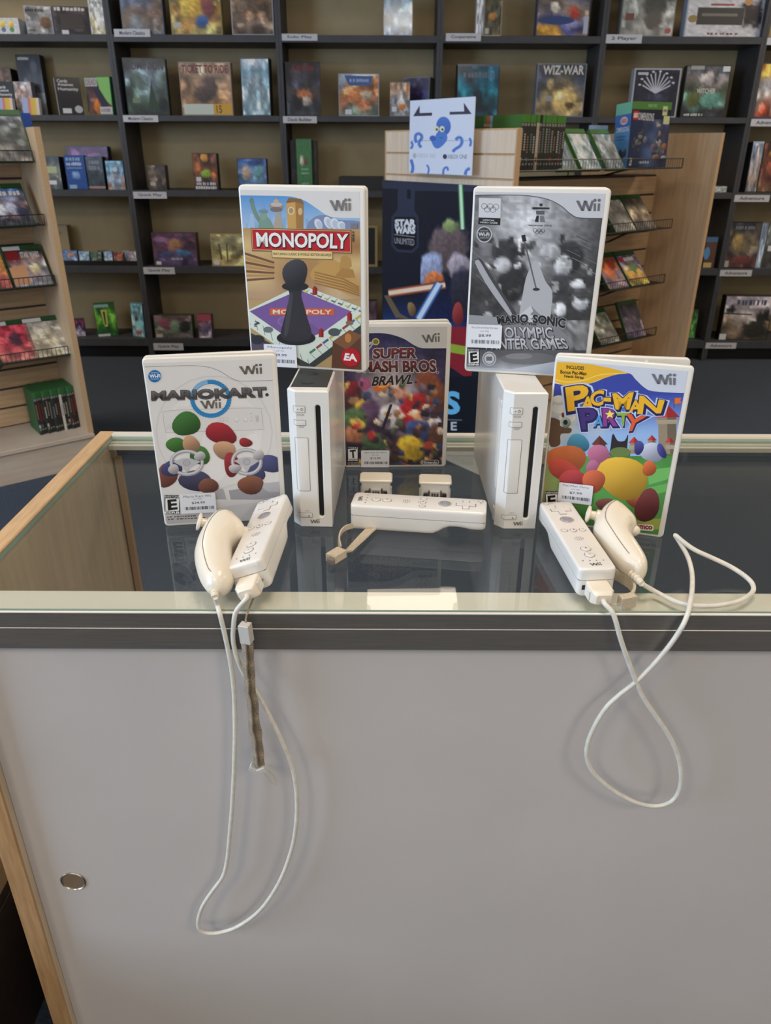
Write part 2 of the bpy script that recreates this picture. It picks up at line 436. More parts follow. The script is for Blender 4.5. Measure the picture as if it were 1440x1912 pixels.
# ------------------------------------------------------------------ the setting
XL, XR, YB, YF, ZC = -3.5, 4.2, 5.02, -2.95, 2.7
struct(MB().box(XL, XR, YF, YB, -0.05, 0).build('floor', CARPET))
struct(MB().box(XL, XR, YF, YB, ZC, ZC + 0.05).build('ceiling', CEILM))
struct(MB().box(XL, XR, YB, YB + 0.1, 0, ZC).build('wall_back', WALLM))
struct(MB().box(XR, XR + 0.1, YF, YB, 0, ZC).build('wall_right', WALLM))
struct(MB().box(XL - 0.1, XL, YF, YB, 0, ZC).build('wall_left', WALLM))
struct(MB().box(XL, XR, YF - 0.1, YF, 0, ZC).build('wall_front', WALLM))

# ------------------------------------------------------------------ display counter
F0 = 0.577; YB0 = 1.045; XCL = -0.4235; XCR = 1.45
ctr = thing('display_counter', 'long glass-topped display counter with maple end panel and white sliding door', 'counter', (0.4, 0.8, 0))
ctr_loc = Vector((0.4, 0.8, 0))
def cpart(mb, name, m, parent=None, smooth=None, par=None):
    mb.v = [(x - 0.4, y - 0.8, z) for x, y, z in mb.v]
    return mb.build(name, m, parent or ctr, smooth)
def sl(x0, x1, y0, y1, z0, z1, b=0.0012):
    """box with rounded long edges"""
    m = MB(); L = []
    for k, i in ((0, b), (1, 0), (2, 0), (3, b)):
        z = (z0, z0 + b, z1 - b, z1)[k]
        L.append([(x0 + i, y0 + i, z), (x1 - i, y0 + i, z), (x1 - i, y1 - i, z), (x0 + i, y1 - i, z)])
    return m.loft(L)
cpart(sl(XCL, XCL + 0.0215, F0 + 0.003, YB0, 0, T - 0.002), 'end_panel', WOODIN)['label'] = 'maple laminate end panel of the counter'
cpart(sl(XCL - 0.0005, XCL + 0.0215, F0 + 0.001, YB0 + 0.006, T - 0.002, T + 0.0022), 'top_edge_band', WOODE)['label'] = 'raw maple strip along the counter end'
cpart(sl(XCL, XCL + 0.0215, F0 - 0.001, F0 + 0.003, 0, T - 0.002), 'front_edge_band', WOODF)
cpart(sl(XCR, XCR + 0.022, F0, YB0, 0, T, 0.001), 'end_panel', WOODIN)
XI = XCL + 0.0225
g = cpart(MB().box(XI, XCR, F0 + 0.003, YB0 - 0.012, T - 0.006, T), 'glass_top', [GLASS, GLASSE])
for p in g.data.polygons:
    if abs(p.normal.z) < 0.5: p.material_index = 1
fr = MB()
fr.box(XI, XCR, F0 + 0.0025, F0 + 0.0437, T - 0.0115, T - 0.0065)      # flange under the glass
cpart(fr, 'front_rail_flange', RAILW)
fr = MB()
zr = atY(720, 1176, F0).z
fr.box(XI - 0.001, XCR, F0 + 0.0006, F0 + 0.0022, zr, T - 0.0035)
fr.box(XI - 0.001, XCR, F0 - 0.0002, F0 + 0.0022, T - 0.0425, zr)
fr.box(XI - 0.001, XCR, F0 + 0.0022, F0 + 0.02, T - 0.0425, T - 0.0115)
cpart(fr, 'front_rail', ALUD)['label'] = 'dark brushed aluminium rail under the glass'
lp = MB()
for zz, rr in ((T - 0.0022, 0.0013), (zr, 0.0006)):
    lp.tube([(XI - 0.001, F0 + 0.0008, zz), (XCR, F0 + 0.0008, zz)], rr, 8)
cpart(lp, 'rail_lip', RAILW, smooth=60)
bk = MB()
bk.box(XI, XCR, YB0 - 0.0115, YB0, T - 0.016, T + 0.0035)
bk.box(XI, XCR, YB0 - 0.021, YB0 - 0.013, T - 0.016, T - 0.0065)
bk.box(XI, XCR, YB0 - 0.030, YB0 - 0.0225, T - 0.014, T - 0.0075)
cpart(bk, 'back_rail', RAILW)['label'] = 'pale aluminium rail along the far edge of the glass'
cpart(MB().box(XI + 0.002, XI + 0.010, YB0 - 0.022, YB0 - 0.012, 0.08, T - 0.03), 'corner_post', FINW)
cpart(MB().box(XI + 0.002, XCR, YB0 - 0.009, YB0 - 0.004, 0.08, T - 0.03), 'front_glass', GLASS)
cpart(MB().box(XI, XCR, F0 + 0.03, YB0 - 0.002, 0.0, 0.08), 'base', WOODIN)
door = cpart(sl(XI - 0.0005, XCR - 0.002, F0 + 0.012, F0 + 0.019, 0.03, T - 0.0405, 0.001), 'sliding_door', PANELW)
door['label'] = 'plain white laminate sliding door'
fp = atY(137, 1645, F0 + 0.012); fpl = Vector((fp.x - 0.4, fp.y - 0.8, fp.z))
m = MB(); prof = [(0.0145, 0.0), (0.0148, -0.0008), (0.0138, -0.0016), (0.0128, -0.0008), (0.0125, 0.0004)]
m.loft([[(fpl.x + r_ * math.cos(2 * PI * k / 32), fpl.y + y_, fpl.z + r_ * math.sin(2 * PI * k / 32)) for k in range(32)] for r_, y_ in prof], False, False)
pl = m.build('finger_pull_rim', CHROME, door, 60)
m = MB(); prof = [(0.0126, -0.0002), (0.010, -0.0004), (0.005, -0.0003), (0.0012, -0.0002)]
m.loft([[(fpl.x + r_ * math.cos(2 * PI * k / 32), fpl.y + y_ - 0.0001, fpl.z + r_ * math.sin(2 * PI * k / 32)) for k in range(32)] for r_, y_ in prof], False, True)
m.build('finger_pull_cup', CUP, door, 60)

RAILB = mat('brown_rail', (140, 112, 80), 0.55, col2=(126, 98, 68), nscale=10, stretch=(6, 0.6, 6))
# dark low cabinet standing on the floor beyond the maple end of the counter
cab = thing('storage_cabinet', 'low dark brown cabinet with a pale wood rail left of the counter end', 'cabinet', (-0.75, 1.0, 0))
def bpart(x0, x1, y0, y1, z0, z1, name, m, parent=None): return sl(x0 + 0.75, x1 + 0.75, y0 - 1.0, y1 - 1.0, z0, z1, 0.001).build(name, m, parent or cab)
kz = atP(6, 1588, (-0.51, 0, 0), Vector((1, 0, 0))).z
bpart(-1.05, -0.514, -0.4, 0.98, 0.0, 0.24, 'lower_drawer', DARKBR)
bpart(-1.05, -0.512, -0.4, 0.98, 0.246, kz - 0.045, 'upper_drawer', DARKBR)
bpart(-1.05, -0.508, -0.4, 0.98, kz - 0.044, kz, 'top_rail', RAILB)
bpart(-1.05, -0.53, -0.39, 0.97, kz, kz + 0.012, 'top_panel', DARKBR)

# ------------------------------------------------------------------ game consoles
def console(label, loc, rz, open_top):
    t = thing('game_console', label, 'game console', loc, rz, 'upright white consoles')
    W, H, D, cx_, cy_ = 0.0445, 0.157, 0.2155, 0.0095, 0.0105
    # faceplate: chamfered left front edge, recessed disc slot
    m = MB()
    fp_ = [(cx_, 0), (W, 0), (W, 0.0125), (0, 0.0125), (0, cy_)]
    bz = [(0.0, 0.0008), (0.0008, 0), (H - 0.0016, 0), (H, 0.0016)]
    # sides, top and bottom without the front plane
    n = 5
    def inset(i): return [(cx_ + i * 0.4, i), (W - i, i), (W - i, 0.0125), (i, 0.0125), (i, cy_ + i * 0.4)]
    L = [[(x, y, z) for x, y in inset(i)] for z, i in bz]
    vs = [p for l in L for p in l]; fs = []
    for k in range(3):
        for j in range(n):
            if j == 0 and k == 1: continue
            fs.append((k * n + j, k * n + (j + 1) % n, (k + 1) * n + (j + 1) % n, (k + 1) * n + j))
    fs.append((0, 1, 2, 3, 4)); fs.append(tuple(3 * n + j for j in range(n)))
    m.add(vs, fs)
    sx, hw, ow, z0, z1 = 0.0328, 0.00275, 0.0052, 0.0155, 0.139
    zb, zt = 0.0008, H - 0.0016
    def q(x0, x1, a, b): m.add([(x0, 0, a), (x1, 0, a), (x1, 0, b), (x0, 0, b)], [(0, 1, 2, 3)])
    q(cx_, sx - ow, zb, zt); q(sx + ow, W, zb, zt); q(sx - ow, sx + ow, zb, z0 - ow); q(sx - ow, sx + ow, z1 + ow, zt)
    ang = [(k, z1) for k in range(0, 181, 15)] + [(k, z0) for k in range(180, 361, 15)]
    def lp(r, y, sq=False):
        o = []
        for a, zc in ang:
            c, s_ = math.cos(R(a)), math.sin(R(a)); kk = max(abs(c), abs(s_)) if sq else 1
            o.append((sx + c / kk * r, y, zc + s_ / kk * r))
        return o
    m.loft([lp(ow, 0, True), lp(hw + 0.0011, 0), lp(hw + 0.0007, 0.0006), lp(hw, 0.0009), lp(hw, 0.0035)], False, False)
    fpo = m.build('faceplate', WHITE, t)
    m = MB(); m.add(lp(hw, 0.0032), [tuple(range(len(ang)))]); m.build('disc_slot', SLOT, t)
    # body
    m = MB(); b = 0.0012
    L = []
    for z, i in ((0.001, 0.0016), (0.0022, 0.0006), (H - 0.0018, 0.0006), (H - 0.0004, 0.0018)):
        L.append([(i, 0.0132, z), (W - i, 0.0132, z), (W - i, D - i, z), (i, D - i, z)])
    m.loft(L); m.build('body', WHITE, t)
    for name, x0, x1, a, bb in (('power_button', 0.0005, 0.0098, 0.1335, 0.1405), ('reset_button', 0.0005, 0.0100, 0.1195, 0.1252), ('card_door', 0.0005, 0.0117, 0.044, 0.1055), ('eject_button', 0.0005, 0.0128, 0.0118, 0.0172)):
        MB().slab(x1 - x0, bb - a, -0.00025, 0.0005, 0.0007, 0.0002, cx_ + x0, a, 4).build(name, WHITE, t, 40)
    P = Print(44.5, 157); lw = 0.42; c = (118, 113, 108)
    for x1, a, bb in ((9.9, 133.4, 140.6), (10.1, 119.4, 125.3), (11.8, 43.9, 105.6), (12.9, 11.7, 17.3)):
        P.line([(9.6, 157 - a), (9.5 + x1 - 0.6, 157 - a), (9.5 + x1, 157 - a - 0.6), (9.5 + x1, 157 - bb + 0.6), (9.5 + x1 - 0.6, 157 - bb), (9.6, 157 - bb)], lw, c)
    P.ell(11.8, 19.9, 0.55, 0.55, (60, 58, 56)); P.ring(16.0, 20.0, 1.25, 1.25, 0.4, (110, 104, 100), 14); P.line([(16.0, 18.2), (16.0, 20.0)], 0.4, (110, 104, 100))
    P.text('POWER', (10.6, 25.2, 18.2, 26.8), (130, 124, 118)); P.text('RESET', (12.2, 38.4, 18.0, 40.0), (130, 124, 118)); P.text('EJECT', (15.0, 136.4, 20.2, 137.9), (140, 134, 126))
    P.poly([(17.5, 143.4), (18.6, 141.9), (19.7, 143.4)], (120, 114, 108)); P.rect(17.5, 143.7, 19.7, 144.2, (120, 114, 108))
    P.wii((19.6, 147.4, 30.2, 152.2), (116, 108, 102))
    o = P.build('faceplate_lettering', t, PRINT_GLOSS); o.location = (0, -0.0003, 0)
    ca = math.atan2(cy_, cx_); cl = math.hypot(cx_, cy_)
    P = Print(cl * 1000, 157)
    for a, bb in ((133.4, 140.6), (119.4, 125.3), (43.9, 105.6), (11.7, 17.3)):
        e = cl * 1000
        P.line([(e, 157 - a), (e - 3.4, 157 - a - 0.5), (e - 4.0, 157 - a - 1), (e - 4.0, 157 - bb + 1), (e - 3.4, 157 - bb + 0.2), (e, 157 - bb)], lw, c)
    o = P.build('chamfer_lettering', t, PRINT_GLOSS); o.location = (-0.0001, cy_ - 0.0001, 0); o.rotation_euler = (0, 0, -ca)
    # left side: grille panel, foot
    m = MB(); m.slab(0.026, 0.098, -0.0005, 0.0006, 0.003, 0.0003, 0.0, 0.0)
    o = m.build('side_grille', WHITE, t, 40); o.rotation_euler = (0, 0, -PI / 2); o.location = (0.0006, 0.046, 0.040)
    for zz in (0.003, 0.135):
        o = MB().slab(0.008, 0.016 if zz < 0.1 else 0.007, -0.0012, 0.0006, 0.001, 0.0004, 0.0, 0.0).build('rubber_foot', WHITE, t, 40); o.rotation_euler = (0, 0, -PI / 2); o.location = (0.0006, 0.024, zz)
    if open_top:
        m = MB(); m.box(0.0035, W - 0.0030, 0.0135, 0.150, H - 0.0006, H + 0.0002); bay = m.build('port_bay', GREYP, t); bay['label'] = 'open charcoal port bay on top of the console'
        for yy in (0.028, 0.062, 0.096, 0.13):
            m = MB(); L = []
            for r_, z in ((1, H + 0.0002), (0.95, H + 0.0006), (0.75, H + 0.0007)):
                L.append([(W / 2 - 0.003 + 0.0072 * r_ * math.cos(2 * PI * k / 20), yy + 0.0052 * r_ * math.sin(2 * PI * k / 20), z) for k in range(20)])
            m.loft(L, False, True); m.build('controller_port', SLOT, bay)
    return t
cl_ = console('upright white console on the left, with its dark port bay open on top', (-0.1035, 0.7475, T), R(-2.0), True)
cr_ = console('upright white console on the right, with a closed white top', (0.1222, 0.743, T), R(0.6), False)

# ------------------------------------------------------------------ boxed games standing on the counter and on the consoles
CASES = {}
def game_case(key, label, loc, yaw, open_deg, corners, zoom):
    t = thing('game_case', label, 'game case', loc, R(yaw), 'white game cases on the counter')
    MB().slab(0.135, 0.190, 0.0, 0.0068, 0.0045, 0.0016).build('front_cover', CASEW, t, 40)
    m = MB(); m.slab(0.006, 0.187, 0.0035, 0.0125, 0.0015, 0.001, 0.0, 0.0015); m.build('spine', CASEW, t, 40)
    bc = MB().slab(0.135, 0.190, 0.0, 0.006, 0.0045, 0.0016).build('back_cover', CASEW, t, 40)
    bc.location = (0.0, 0.0085, 0); bc.rotation_euler = (0, 0, R(open_deg))
    for px in (0.045, 0.09): MB().slab(0.0025, 0.003, -0.003, 0.001, 0.0008, 0.0004, px, 0.183, 3).build('hub_peg', CASEW, bc)
    H = homography(corners, [(0, 0), (135, 0), (135, 190), (0, 190)])
    ox, oy, sc = zoom
    P = Print(135, 190, lambda x, y: H(ox + x / sc, oy + y / sc), (2.2, 5.0, 129.5, 186.8))
    return t, P
def finish(t, P):
    o = P.build('cover_sheet', t, PRINT_GLOSS); o.location = (0, -0.0002, 0); return o
def sticker(t, fm, quad, name, price, seed, sub='(LO: WII)'):
    c = [fm(*p) for p in quad]; x0 = sum(p[0] for p in (c[0], c[3])) / 2; x1 = sum(p[0] for p in (c[1], c[2])) / 2; y0 = sum(p[1] for p in c[:2]) / 2; y1 = sum(p[1] for p in c[2:]) / 2
    wv, hv = x1 - x0, y1 - y0
    P = Print(wv, hv)
    P.poly([(wv / 2 + a, hv / 2 - b) for a, b in rrect(wv, hv, 1.5, 4)], (224, 224, 228))
    P.text(name, (wv * 0.12, hv * 0.08, wv * 0.88, hv * 0.20), (70, 70, 78)); P.text(sub, (wv * 0.38, hv * 0.25, wv * 0.62, hv * 0.33), (90, 90, 98))
    P.text(price, (wv * 0.33, hv * 0.41, wv * 0.69, hv * 0.54), (50, 50, 56), 0.012); P.barcode(wv * 0.12, hv * 0.66, wv * 0.94, hv * 0.82, seed)
    o = P.build('price_sticker', t, PRINT); o.location = (x0 / 1000, -0.0019, (190 - y1) / 1000)
    o.rotation_euler = (0, R(math.degrees(math.atan2(c[1][1] - c[0][1], c[1][0] - c[0][0])) * 0.6), 0)
    o['label'] = 'white price sticker with barcode'
def esrb(P, x0, y0, x1, y1, letter, head='EVERYONE'):
    h = y1 - y0; P.rect(x0, y0, x1, y1, (30, 30, 32)); P.rect(x0 + (x1 - x0) * 0.06, y0 + h * 0.17, x1 - (x1 - x0) * 0.06, y1 - h * 0.17, (228, 226, 224))
    P.text(letter, [(x0 + (x1 - x0) * 0.24, y0 + h * 0.27), (x0 + (x1 - x0) * 0.74, y0 + h * 0.23), (x0 + (x1 - x0) * 0.80, y0 + h * 0.72), (x0 + (x1 - x0) * 0.28, y0 + h * 0.77)], (25, 25, 26), 0.04)
    P.text(head, (x0 + 4, y0 + h * 0.03, x1 - 4, y0 + h * 0.14), (228, 226, 224)); P.text('ESRB', (x0 + 6, y1 - h * 0.14, x1 - 6, y1 - h * 0.03), (228, 226, 224), 0.03)
INK = (34, 32, 38)
# --- kart racing game, front left
t, P = game_case('kart', 'white game case with a blue ring and steering wheels, standing at the counter\'s left', (-0.2467, 0.7461, T), 8.8, 3.0,
    [(264.5, 662), (523, 655.5), (530.5, 966), (308, 983)], (250, 640, 4.8))
fmk = P.fm
P.rect(0, 60, 1440, 1728, (222, 218, 214), (214, 210, 208))
P.ell(728, 790, 528, 520, (208, 203, 199)); P.ell(728, 790, 515, 508, (219, 215, 211)); P.ell(728, 800, 430, 430, (226, 222, 219))
P.poly([(400, 560), (1060, 560), (1100, 860), (1010, 1220), (480, 1220), (370, 860)], (221, 216, 213)); P.ell(735, 985, 130, 260, (226, 222, 219)); P.poly(crom([(1020, 830), (1110, 815), (1120, 880), (1060, 970), (1000, 900)], 6, True), (228, 225, 222))
P.poly(crom([(268, 640), (300, 600), (700, 580), (1130, 575), (1160, 610), (1170, 740), (1140, 775), (700, 790), (330, 805), (290, 780)], 6, True), (186, 181, 178)); P.poly(crom([(273, 642), (303, 605), (700, 585), (1127, 580), (1155, 612), (1165, 738), (1137, 770), (700, 785), (333, 800), (295, 776)], 6, True), (217, 213, 210))
for bx in (935, 1015): P.ell(bx, 684, 21, 21, (190, 185, 182)); P.ell(bx, 681, 18, 17, (224, 220, 217))
for i in range(7):
    for j in range(4): P.ell(775 + i * 14, 665 + j * 11, 2.6, 2.6, (150, 146, 144), n=6)
for j in range(3): P.ell(1066, 625 + j * 34, 4, 4, (130, 126, 124), n=8)
P.wii([(1104, 705), (1104, 645), (1132, 645), (1132, 705)], (196, 190, 186)); P.ell(320, 752, 16, 16, (196, 190, 186)); P.ell(320, 752, 12, 12, (217, 213, 210))
P.line(crom([(80, 186), (300, 179), (540, 177), (690, 192), (800, 235), (880, 288), (950, 320), (1010, 325), (1268, 322)], 6), 3.5, (128, 122, 118))
P.wii([(965, 178), (1178, 165), (1180, 258), (985, 264)], (106, 99, 90))
P.ell(195, 274, 66, 64, (196, 206, 216)); P.ell(195, 274, 60, 58, (22, 104, 164))
P.text('Wi-Fi', [(148, 258), (245, 256), (246, 288), (149, 291)], (235, 240, 246), 0.03); P.text('NINTENDO', (160, 236, 230, 248), (215, 226, 238)); P.text('CONNECTION', (158, 296, 232, 307), (215, 226, 238))
P.ring(705, 488, 168, 158, 40, (46, 128, 184), 40); P.line([(705 + 168 * math.cos(R(a)), 488 + 158 * math.sin(R(a))) for a in range(205, 262, 8)], 36, (128, 178, 214))
q = [(170, 418), (1200, 384), (1205, 462), (170, 492)]
for d, cc in ((13, (92, 88, 86)), (0, (58, 55, 54))): P.text('MARIOKART', q, cc, 0.055, shift=(4 if d else 0, d))
P.text('MARIOKART', q, (112, 108, 108), 0.022, col2=(64, 61, 62)); P.text('.', (1205, 445, 1222, 462), (58, 55, 54), 0.05)
P.wii([(603, 498), (800, 490), (800, 575), (622, 580)], (112, 103, 94))
# plain stand-in for the drivers: coloured balls and two steering wheels
P.poly([(690, 1310), (800, 1305), (830, 1420), (640, 1470)], (168, 165, 168)); P.poly([(850, 1320), (1320, 1250), (1320, 1370), (870, 1425)], (160, 158, 162)); P.poly([(940, 1420), (1330, 1375), (1335, 1400), (1150, 1465)], (150, 148, 154)); P.poly([(1100, 1260), (1320, 1238), (1322, 1330), (1200, 1330)], (180, 178, 180))
P.ball(300, 1190, 95, 110, (128, 66, 52)); P.ball(345, 1130, 100, 70, (62, 66, 118)); P.ball(560, 1240, 150, 95, (60, 60, 92), 15); P.ball(670, 1280, 85, 70, (124, 72, 54))
P.ball(480, 720, 122, 118, (52, 112, 40)); P.ball(385, 915, 95, 66, (62, 124, 44)); P.ball(600, 1010, 85, 90, (56, 116, 42), 30); P.ball(520, 905, 78, 76, (206, 158, 116))
P.ball(1210, 1080, 120, 80, (62, 68, 124)); P.ball(1090, 1170, 90, 75, (58, 62, 116)); P.ball(1045, 1270, 122, 78, (134, 76, 52))
P.ball(790, 810, 148, 92, (168, 28, 40), 12); P.ball(820, 960, 110, 78, (214, 164, 122), 20); P.ball(880, 1090, 72, 105, (152, 30, 38)); P.ball(1010, 890, 60, 40, (164, 34, 42))
for cx, cy, rx, ry in ((480, 1075, 140, 105), (1015, 1065, 125, 108)):
    P.ring(cx, cy, rx, ry, 32, (158, 156, 160), 30); P.ring(cx - 3, cy - 4, rx, ry, 14, (206, 204, 206), 30)
    P.poly([(cx - rx * 0.9, cy - 10), (cx - 30, cy - 42), (cx + 30, cy - 42), (cx + rx * 0.9, cy - 10), (cx + 30, cy + 42), (cx, cy + ry * 0.9), (cx - 30, cy + 42)], (186, 184, 187)); P.ell(cx, cy, 34, 30, (150, 148, 152)); P.ell(cx, cy, 28, 25, (176, 174, 178))
    for s_ in (-1, 1): P.ball(cx + s_ * rx * 0.85, cy - s_ * 60, 52, 42, (208, 204, 204))
P.grid(270, 1400, 1345, 1640, 10, 5, lambda u, v: mix3((218, 214, 210), (176, 172, 172), max(0, 0.9 - 2.4 * abs(v - 0.55 + 0.5 * u)) * (1 - u)))
P.poly([(760, 1470), (1340, 1390), (1345, 1590), (300, 1620), (270, 1560)], [(190, 187, 186), (206, 202, 199), (214, 210, 207), (168, 164, 164), (176, 172, 171)])
esrb(P, 276, 1366, 415, 1536, 'E'); P.dashes([(300, 1556), (560, 1540), (560, 1552), (300, 1568)], (90, 86, 84)); P.dashes([(305, 1576), (640, 1556), (640, 1568), (305, 1588)], (90, 86, 84))
finish(t, P); sticker(t, fmk, [(405, 1350), (728, 1335), (740, 1510), (424, 1524)], 'Mario Kart Wii', '$24.99', 3)
# --- board game adaptation on the left console
t, P = game_case('board', 'white game case with a red title banner and purple board, standing on the left console', (-0.1540, 0.8439, T + 0.157), -12.0, 0.6,
    [(430.5, 337), (689.5, 337), (685, 696), (456, 682)], (400, 310, 4.5))
fmk = P.fm
edge = crom([(150, 216), (350, 216), (560, 217), (660, 228), (760, 262), (860, 325), (950, 382), (1050, 401), (1255, 402)], 5)
P.rect(130, 110, 1290, 1740, (212, 208, 203))
P.poly(edge + [(1255, 1725), (200, 1725)], (176, 146, 100))
nz = vnoise(11)
P.poly(edge + [(1255, 560), (160, 560)], [mix3((86, 142, 196), (176, 196, 214), min(1, max(0, (y - 216) / 300.0))) for x, y in edge] + [(196, 202, 206), (170, 190, 210)])
rn = random.Random(4)
for i in range(26):
    x = 165 + i * 42; hh = rn.uniform(30, 130); P.rect(x, 500 - hh * (1 if x < 760 else 0.6), x + rn.uniform(18, 36), 520, mix3((120, 156, 196), (168, 188, 208), rn.random()))
P.poly([(355, 440), (372, 265), (395, 440)], (118, 156, 200))
P.poly(crom([(780, 440), (850, 390), (940, 380), (1050, 420), (1240, 430), (1245, 500), (760, 500)], 4), (122, 134, 164)); 
for cx, cy, rx, ry in ((870, 460, 34, 50), (960, 445, 36, 56), (1020, 455, 40, 52), (1080, 470, 36, 40)): P.ell(cx, cy, rx, ry, (206, 210, 218), rot=-28); P.ell(cx + 10, cy + 8, rx * 0.7, ry * 0.8, (178, 186, 200), rot=-28)
P.poly([(455, 500), (490, 350), (520, 350), (545, 500)], (166, 154, 138)); P.ell(488, 310, 66, 24, (150, 132, 122)); P.ell(488, 292, 52, 20, (190, 174, 160)); P.ell(486, 335, 56, 22, (120, 106, 104)); P.rect(478, 230, 494, 280, (150, 140, 134)); P.ell(487, 262, 26, 16, (176, 162, 150))
P.poly([(590, 500), (578, 280), (660, 265), (668, 500)], (196, 152, 86)); P.poly([(668, 500), (660, 265), (735, 285), (730, 500)], (156, 114, 62)); P.poly([(575, 280), (600, 232), (715, 240), (738, 285), (660, 268)], (128, 96, 62)); P.ell(622, 345, 30, 34, (226, 204, 160)); P.ell(622, 345, 22, 26, (168, 140, 100)); P.ell(705, 350, 20, 32, (200, 170, 120))
P.line(crom([(268, 275), (275, 320), (310, 400), (345, 450)], 4), 34, (112, 138, 124)); P.poly(crom([(320, 500), (335, 430), (375, 385), (430, 430), (465, 500)], 4), (116, 146, 130)); P.ell(368, 392, 34, 40, (126, 152, 138)); P.ell(262, 262, 18, 28, (104, 128, 118))
for a in range(-70, 71, 20): P.line([(368, 370), (368 + 52 * math.sin(R(a)), 370 - 40 * math.cos(R(a)))], 6, (112, 138, 126))
P.grid(160, 500, 1255, 1110, 16, 12, lambda u, v: mix3(mix3((150, 108, 66), (206, 174, 120), nz(u * 5, v * 4)), (190, 168, 150), max(0, v - 0.55)))
for i in range(7): P.poly([(170, 700 + i * 40), (470, 790 + i * 22), (460, 806 + i * 22), (172, 722 + i * 40)], mix3((112, 78, 52), (176, 134, 84), i % 2))
P.poly(crom([(830, 830), (1010, 770), (1180, 900), (1245, 1010), (1180, 1085), (960, 990), (800, 930)], 5, True), (186, 144, 82))
for i in range(5): P.poly([(830, 870 + i * 24), (1100, 930 + i * 24), (1240, 1000 + i * 18), (1230, 1012 + i * 18), (1090, 942 + i * 24), (825, 880 + i * 24)], (150, 110, 62))
P.poly([(1050, 850), (1075, 740), (1120, 728), (1165, 760), (1170, 820), (1130, 870)], (176, 134, 76)); P.poly([(1020, 900), (1080, 840), (1180, 850), (1200, 920), (1040, 930)], (164, 122, 66))
# the board
P.poly([(215, 1330), (215, 1210), (700, 985), (1255, 1180), (1255, 1400), (770, 1700)], (206, 214, 200))
P.poly([(215, 1380), (770, 1660), (1255, 1320), (1255, 1400), (770, 1715), (220, 1440)], (58, 62, 60))
P.poly([(240, 1215), (690, 1030), (1165, 1215), (880, 1400), (640, 1480)], (112, 84, 140)); P.poly([(690, 1030), (1165, 1215), (900, 1390), (640, 1220)], (122, 92, 150))
for i in range(9):
    f = i / 8; a = (225 + f * 530, 1240 + f * 380); b = (a[0] + 20, a[1] + 90 - 30 * f); P.line([a, b], 4, (96, 110, 98))
    a = (770 + f * 480, 1560 - f * 330); P.line([a, (a[0] + 60, a[1] + 60)], 4, (96, 110, 98)); P.poly([a, (a[0] + 50, a[1] - 34), (a[0] + 62, a[1] - 18), (a[0] + 12, a[1] + 16)], ((70, 120, 90), (150, 60, 52), (80, 90, 130), (190, 160, 70))[i % 4])
    a = (720 + f * 500, 1000 + f * 170); P.line([a, (a[0] - 40, a[1] + 40)], 4, (110, 124, 108)); P.poly([(a[0] + 10, a[1] + 30), (a[0] + 50, a[1] + 44), (a[0] + 42, a[1] + 54), (a[0] + 2, a[1] + 40)], ((206, 176, 60), (90, 110, 90), (120, 80, 80))[i % 3])
P.text('?', [(288, 1298), (330, 1306), (318, 1350), (278, 1340)], (70, 74, 84), 0.02); P.ell(405, 1370, 44, 26, (104, 110, 112)); P.ell(1000, 1390, 55, 34, (74, 82, 84)); P.ell(1140, 1310, 34, 22, (126, 100, 84))
P.poly([(425, 1188), (1000, 1188), (1005, 1245), (418, 1248)], (196, 92, 60)); P.text('MONOPOLY', (450, 1200, 975, 1236), (228, 206, 184), 0.02); P.ell(640, 1300, 150, 60, (136, 108, 160)); P.ell(640, 1300, 140, 53, (118, 88, 146))
for hx, hy in ((828, 1035), (880, 1395), (1140, 1255)): P.poly([(hx - 20, hy + 38), (hx - 20, hy - 20), (hx, hy - 42), (hx + 22, hy - 20), (hx + 22, hy + 38)], (164, 42, 40)); P.poly([(hx + 4, hy + 38), (hx + 4, hy - 36), (hx + 22, hy - 20), (hx + 22, hy + 38)], (124, 28, 30))
P.poly([(985, 1470), (1140, 1370), (1255, 1420), (1255, 1725), (970, 1725)], (92, 60, 44)); P.poly([(985, 1470), (1140, 1370), (1255, 1420), (1110, 1540)], (122, 82, 56)); P.ell(1125, 1440, 30, 40, (184, 120, 60))
P.poly([(230, 1420), (370, 1480), (370, 1725), (235, 1725)], (84, 76, 92)); P.ell(310, 1455, 60, 40, (46, 46, 52))
# a plain charcoal playing pawn stands in for the figure
P.ell(655, 1440, 175, 62, (36, 36, 40)); P.poly(crom([(520, 1430), (560, 1240), (600, 1080), (585, 990), (720, 990), (705, 1080), (750, 1240), (790, 1430), (655, 1470)], 5, True), (48, 47, 52)); P.ell(652, 1000, 120, 40, (40, 40, 44)); P.ball(652, 890, 120, 120, (52, 50, 56), hi=0.16); P.poly(crom([(600, 1080), (630, 1080), (610, 1240), (580, 1400), (548, 1400)], 5, True), (66, 64, 70))
P.poly([(255, 498), (1170, 508), (1172, 712), (266, 698)], (104, 70, 44)); P.poly([(262, 505), (1163, 515), (1164, 704), (272, 690)], (206, 172, 116)); P.poly([(267, 511), (1158, 521), (1159, 698), (277, 684)], (178, 32, 40), True)
q = [(305, 540), (1135, 545), (1125, 668), (315, 655)]; P.text('MONOPOLY', q, (70, 22, 26), 0.07, shift=(5, 6)); P.text('MONOPOLY', q, (232, 226, 220), 0.03)
P.poly([(440, 684), (996, 692), (998, 768), (446, 756)], (122, 92, 56)); P.poly([(445, 689), (992, 697), (994, 763), (450, 750)], (218, 190, 130)); P.text('FEATURING CLASSIC & WORLD EDITION BOARDS', [(456, 710), (984, 716), (982, 738), (458, 730)], (62, 46, 40), 0.02)
P.ell(1148, 1608, 92, 84, (120, 20, 30)); P.ell(1144, 1604, 86, 79, (172, 26, 38)); P.text('EA', [(1100, 1572), (1190, 1580), (1196, 1636), (1086, 1626)], (236, 228, 226), 0.05)
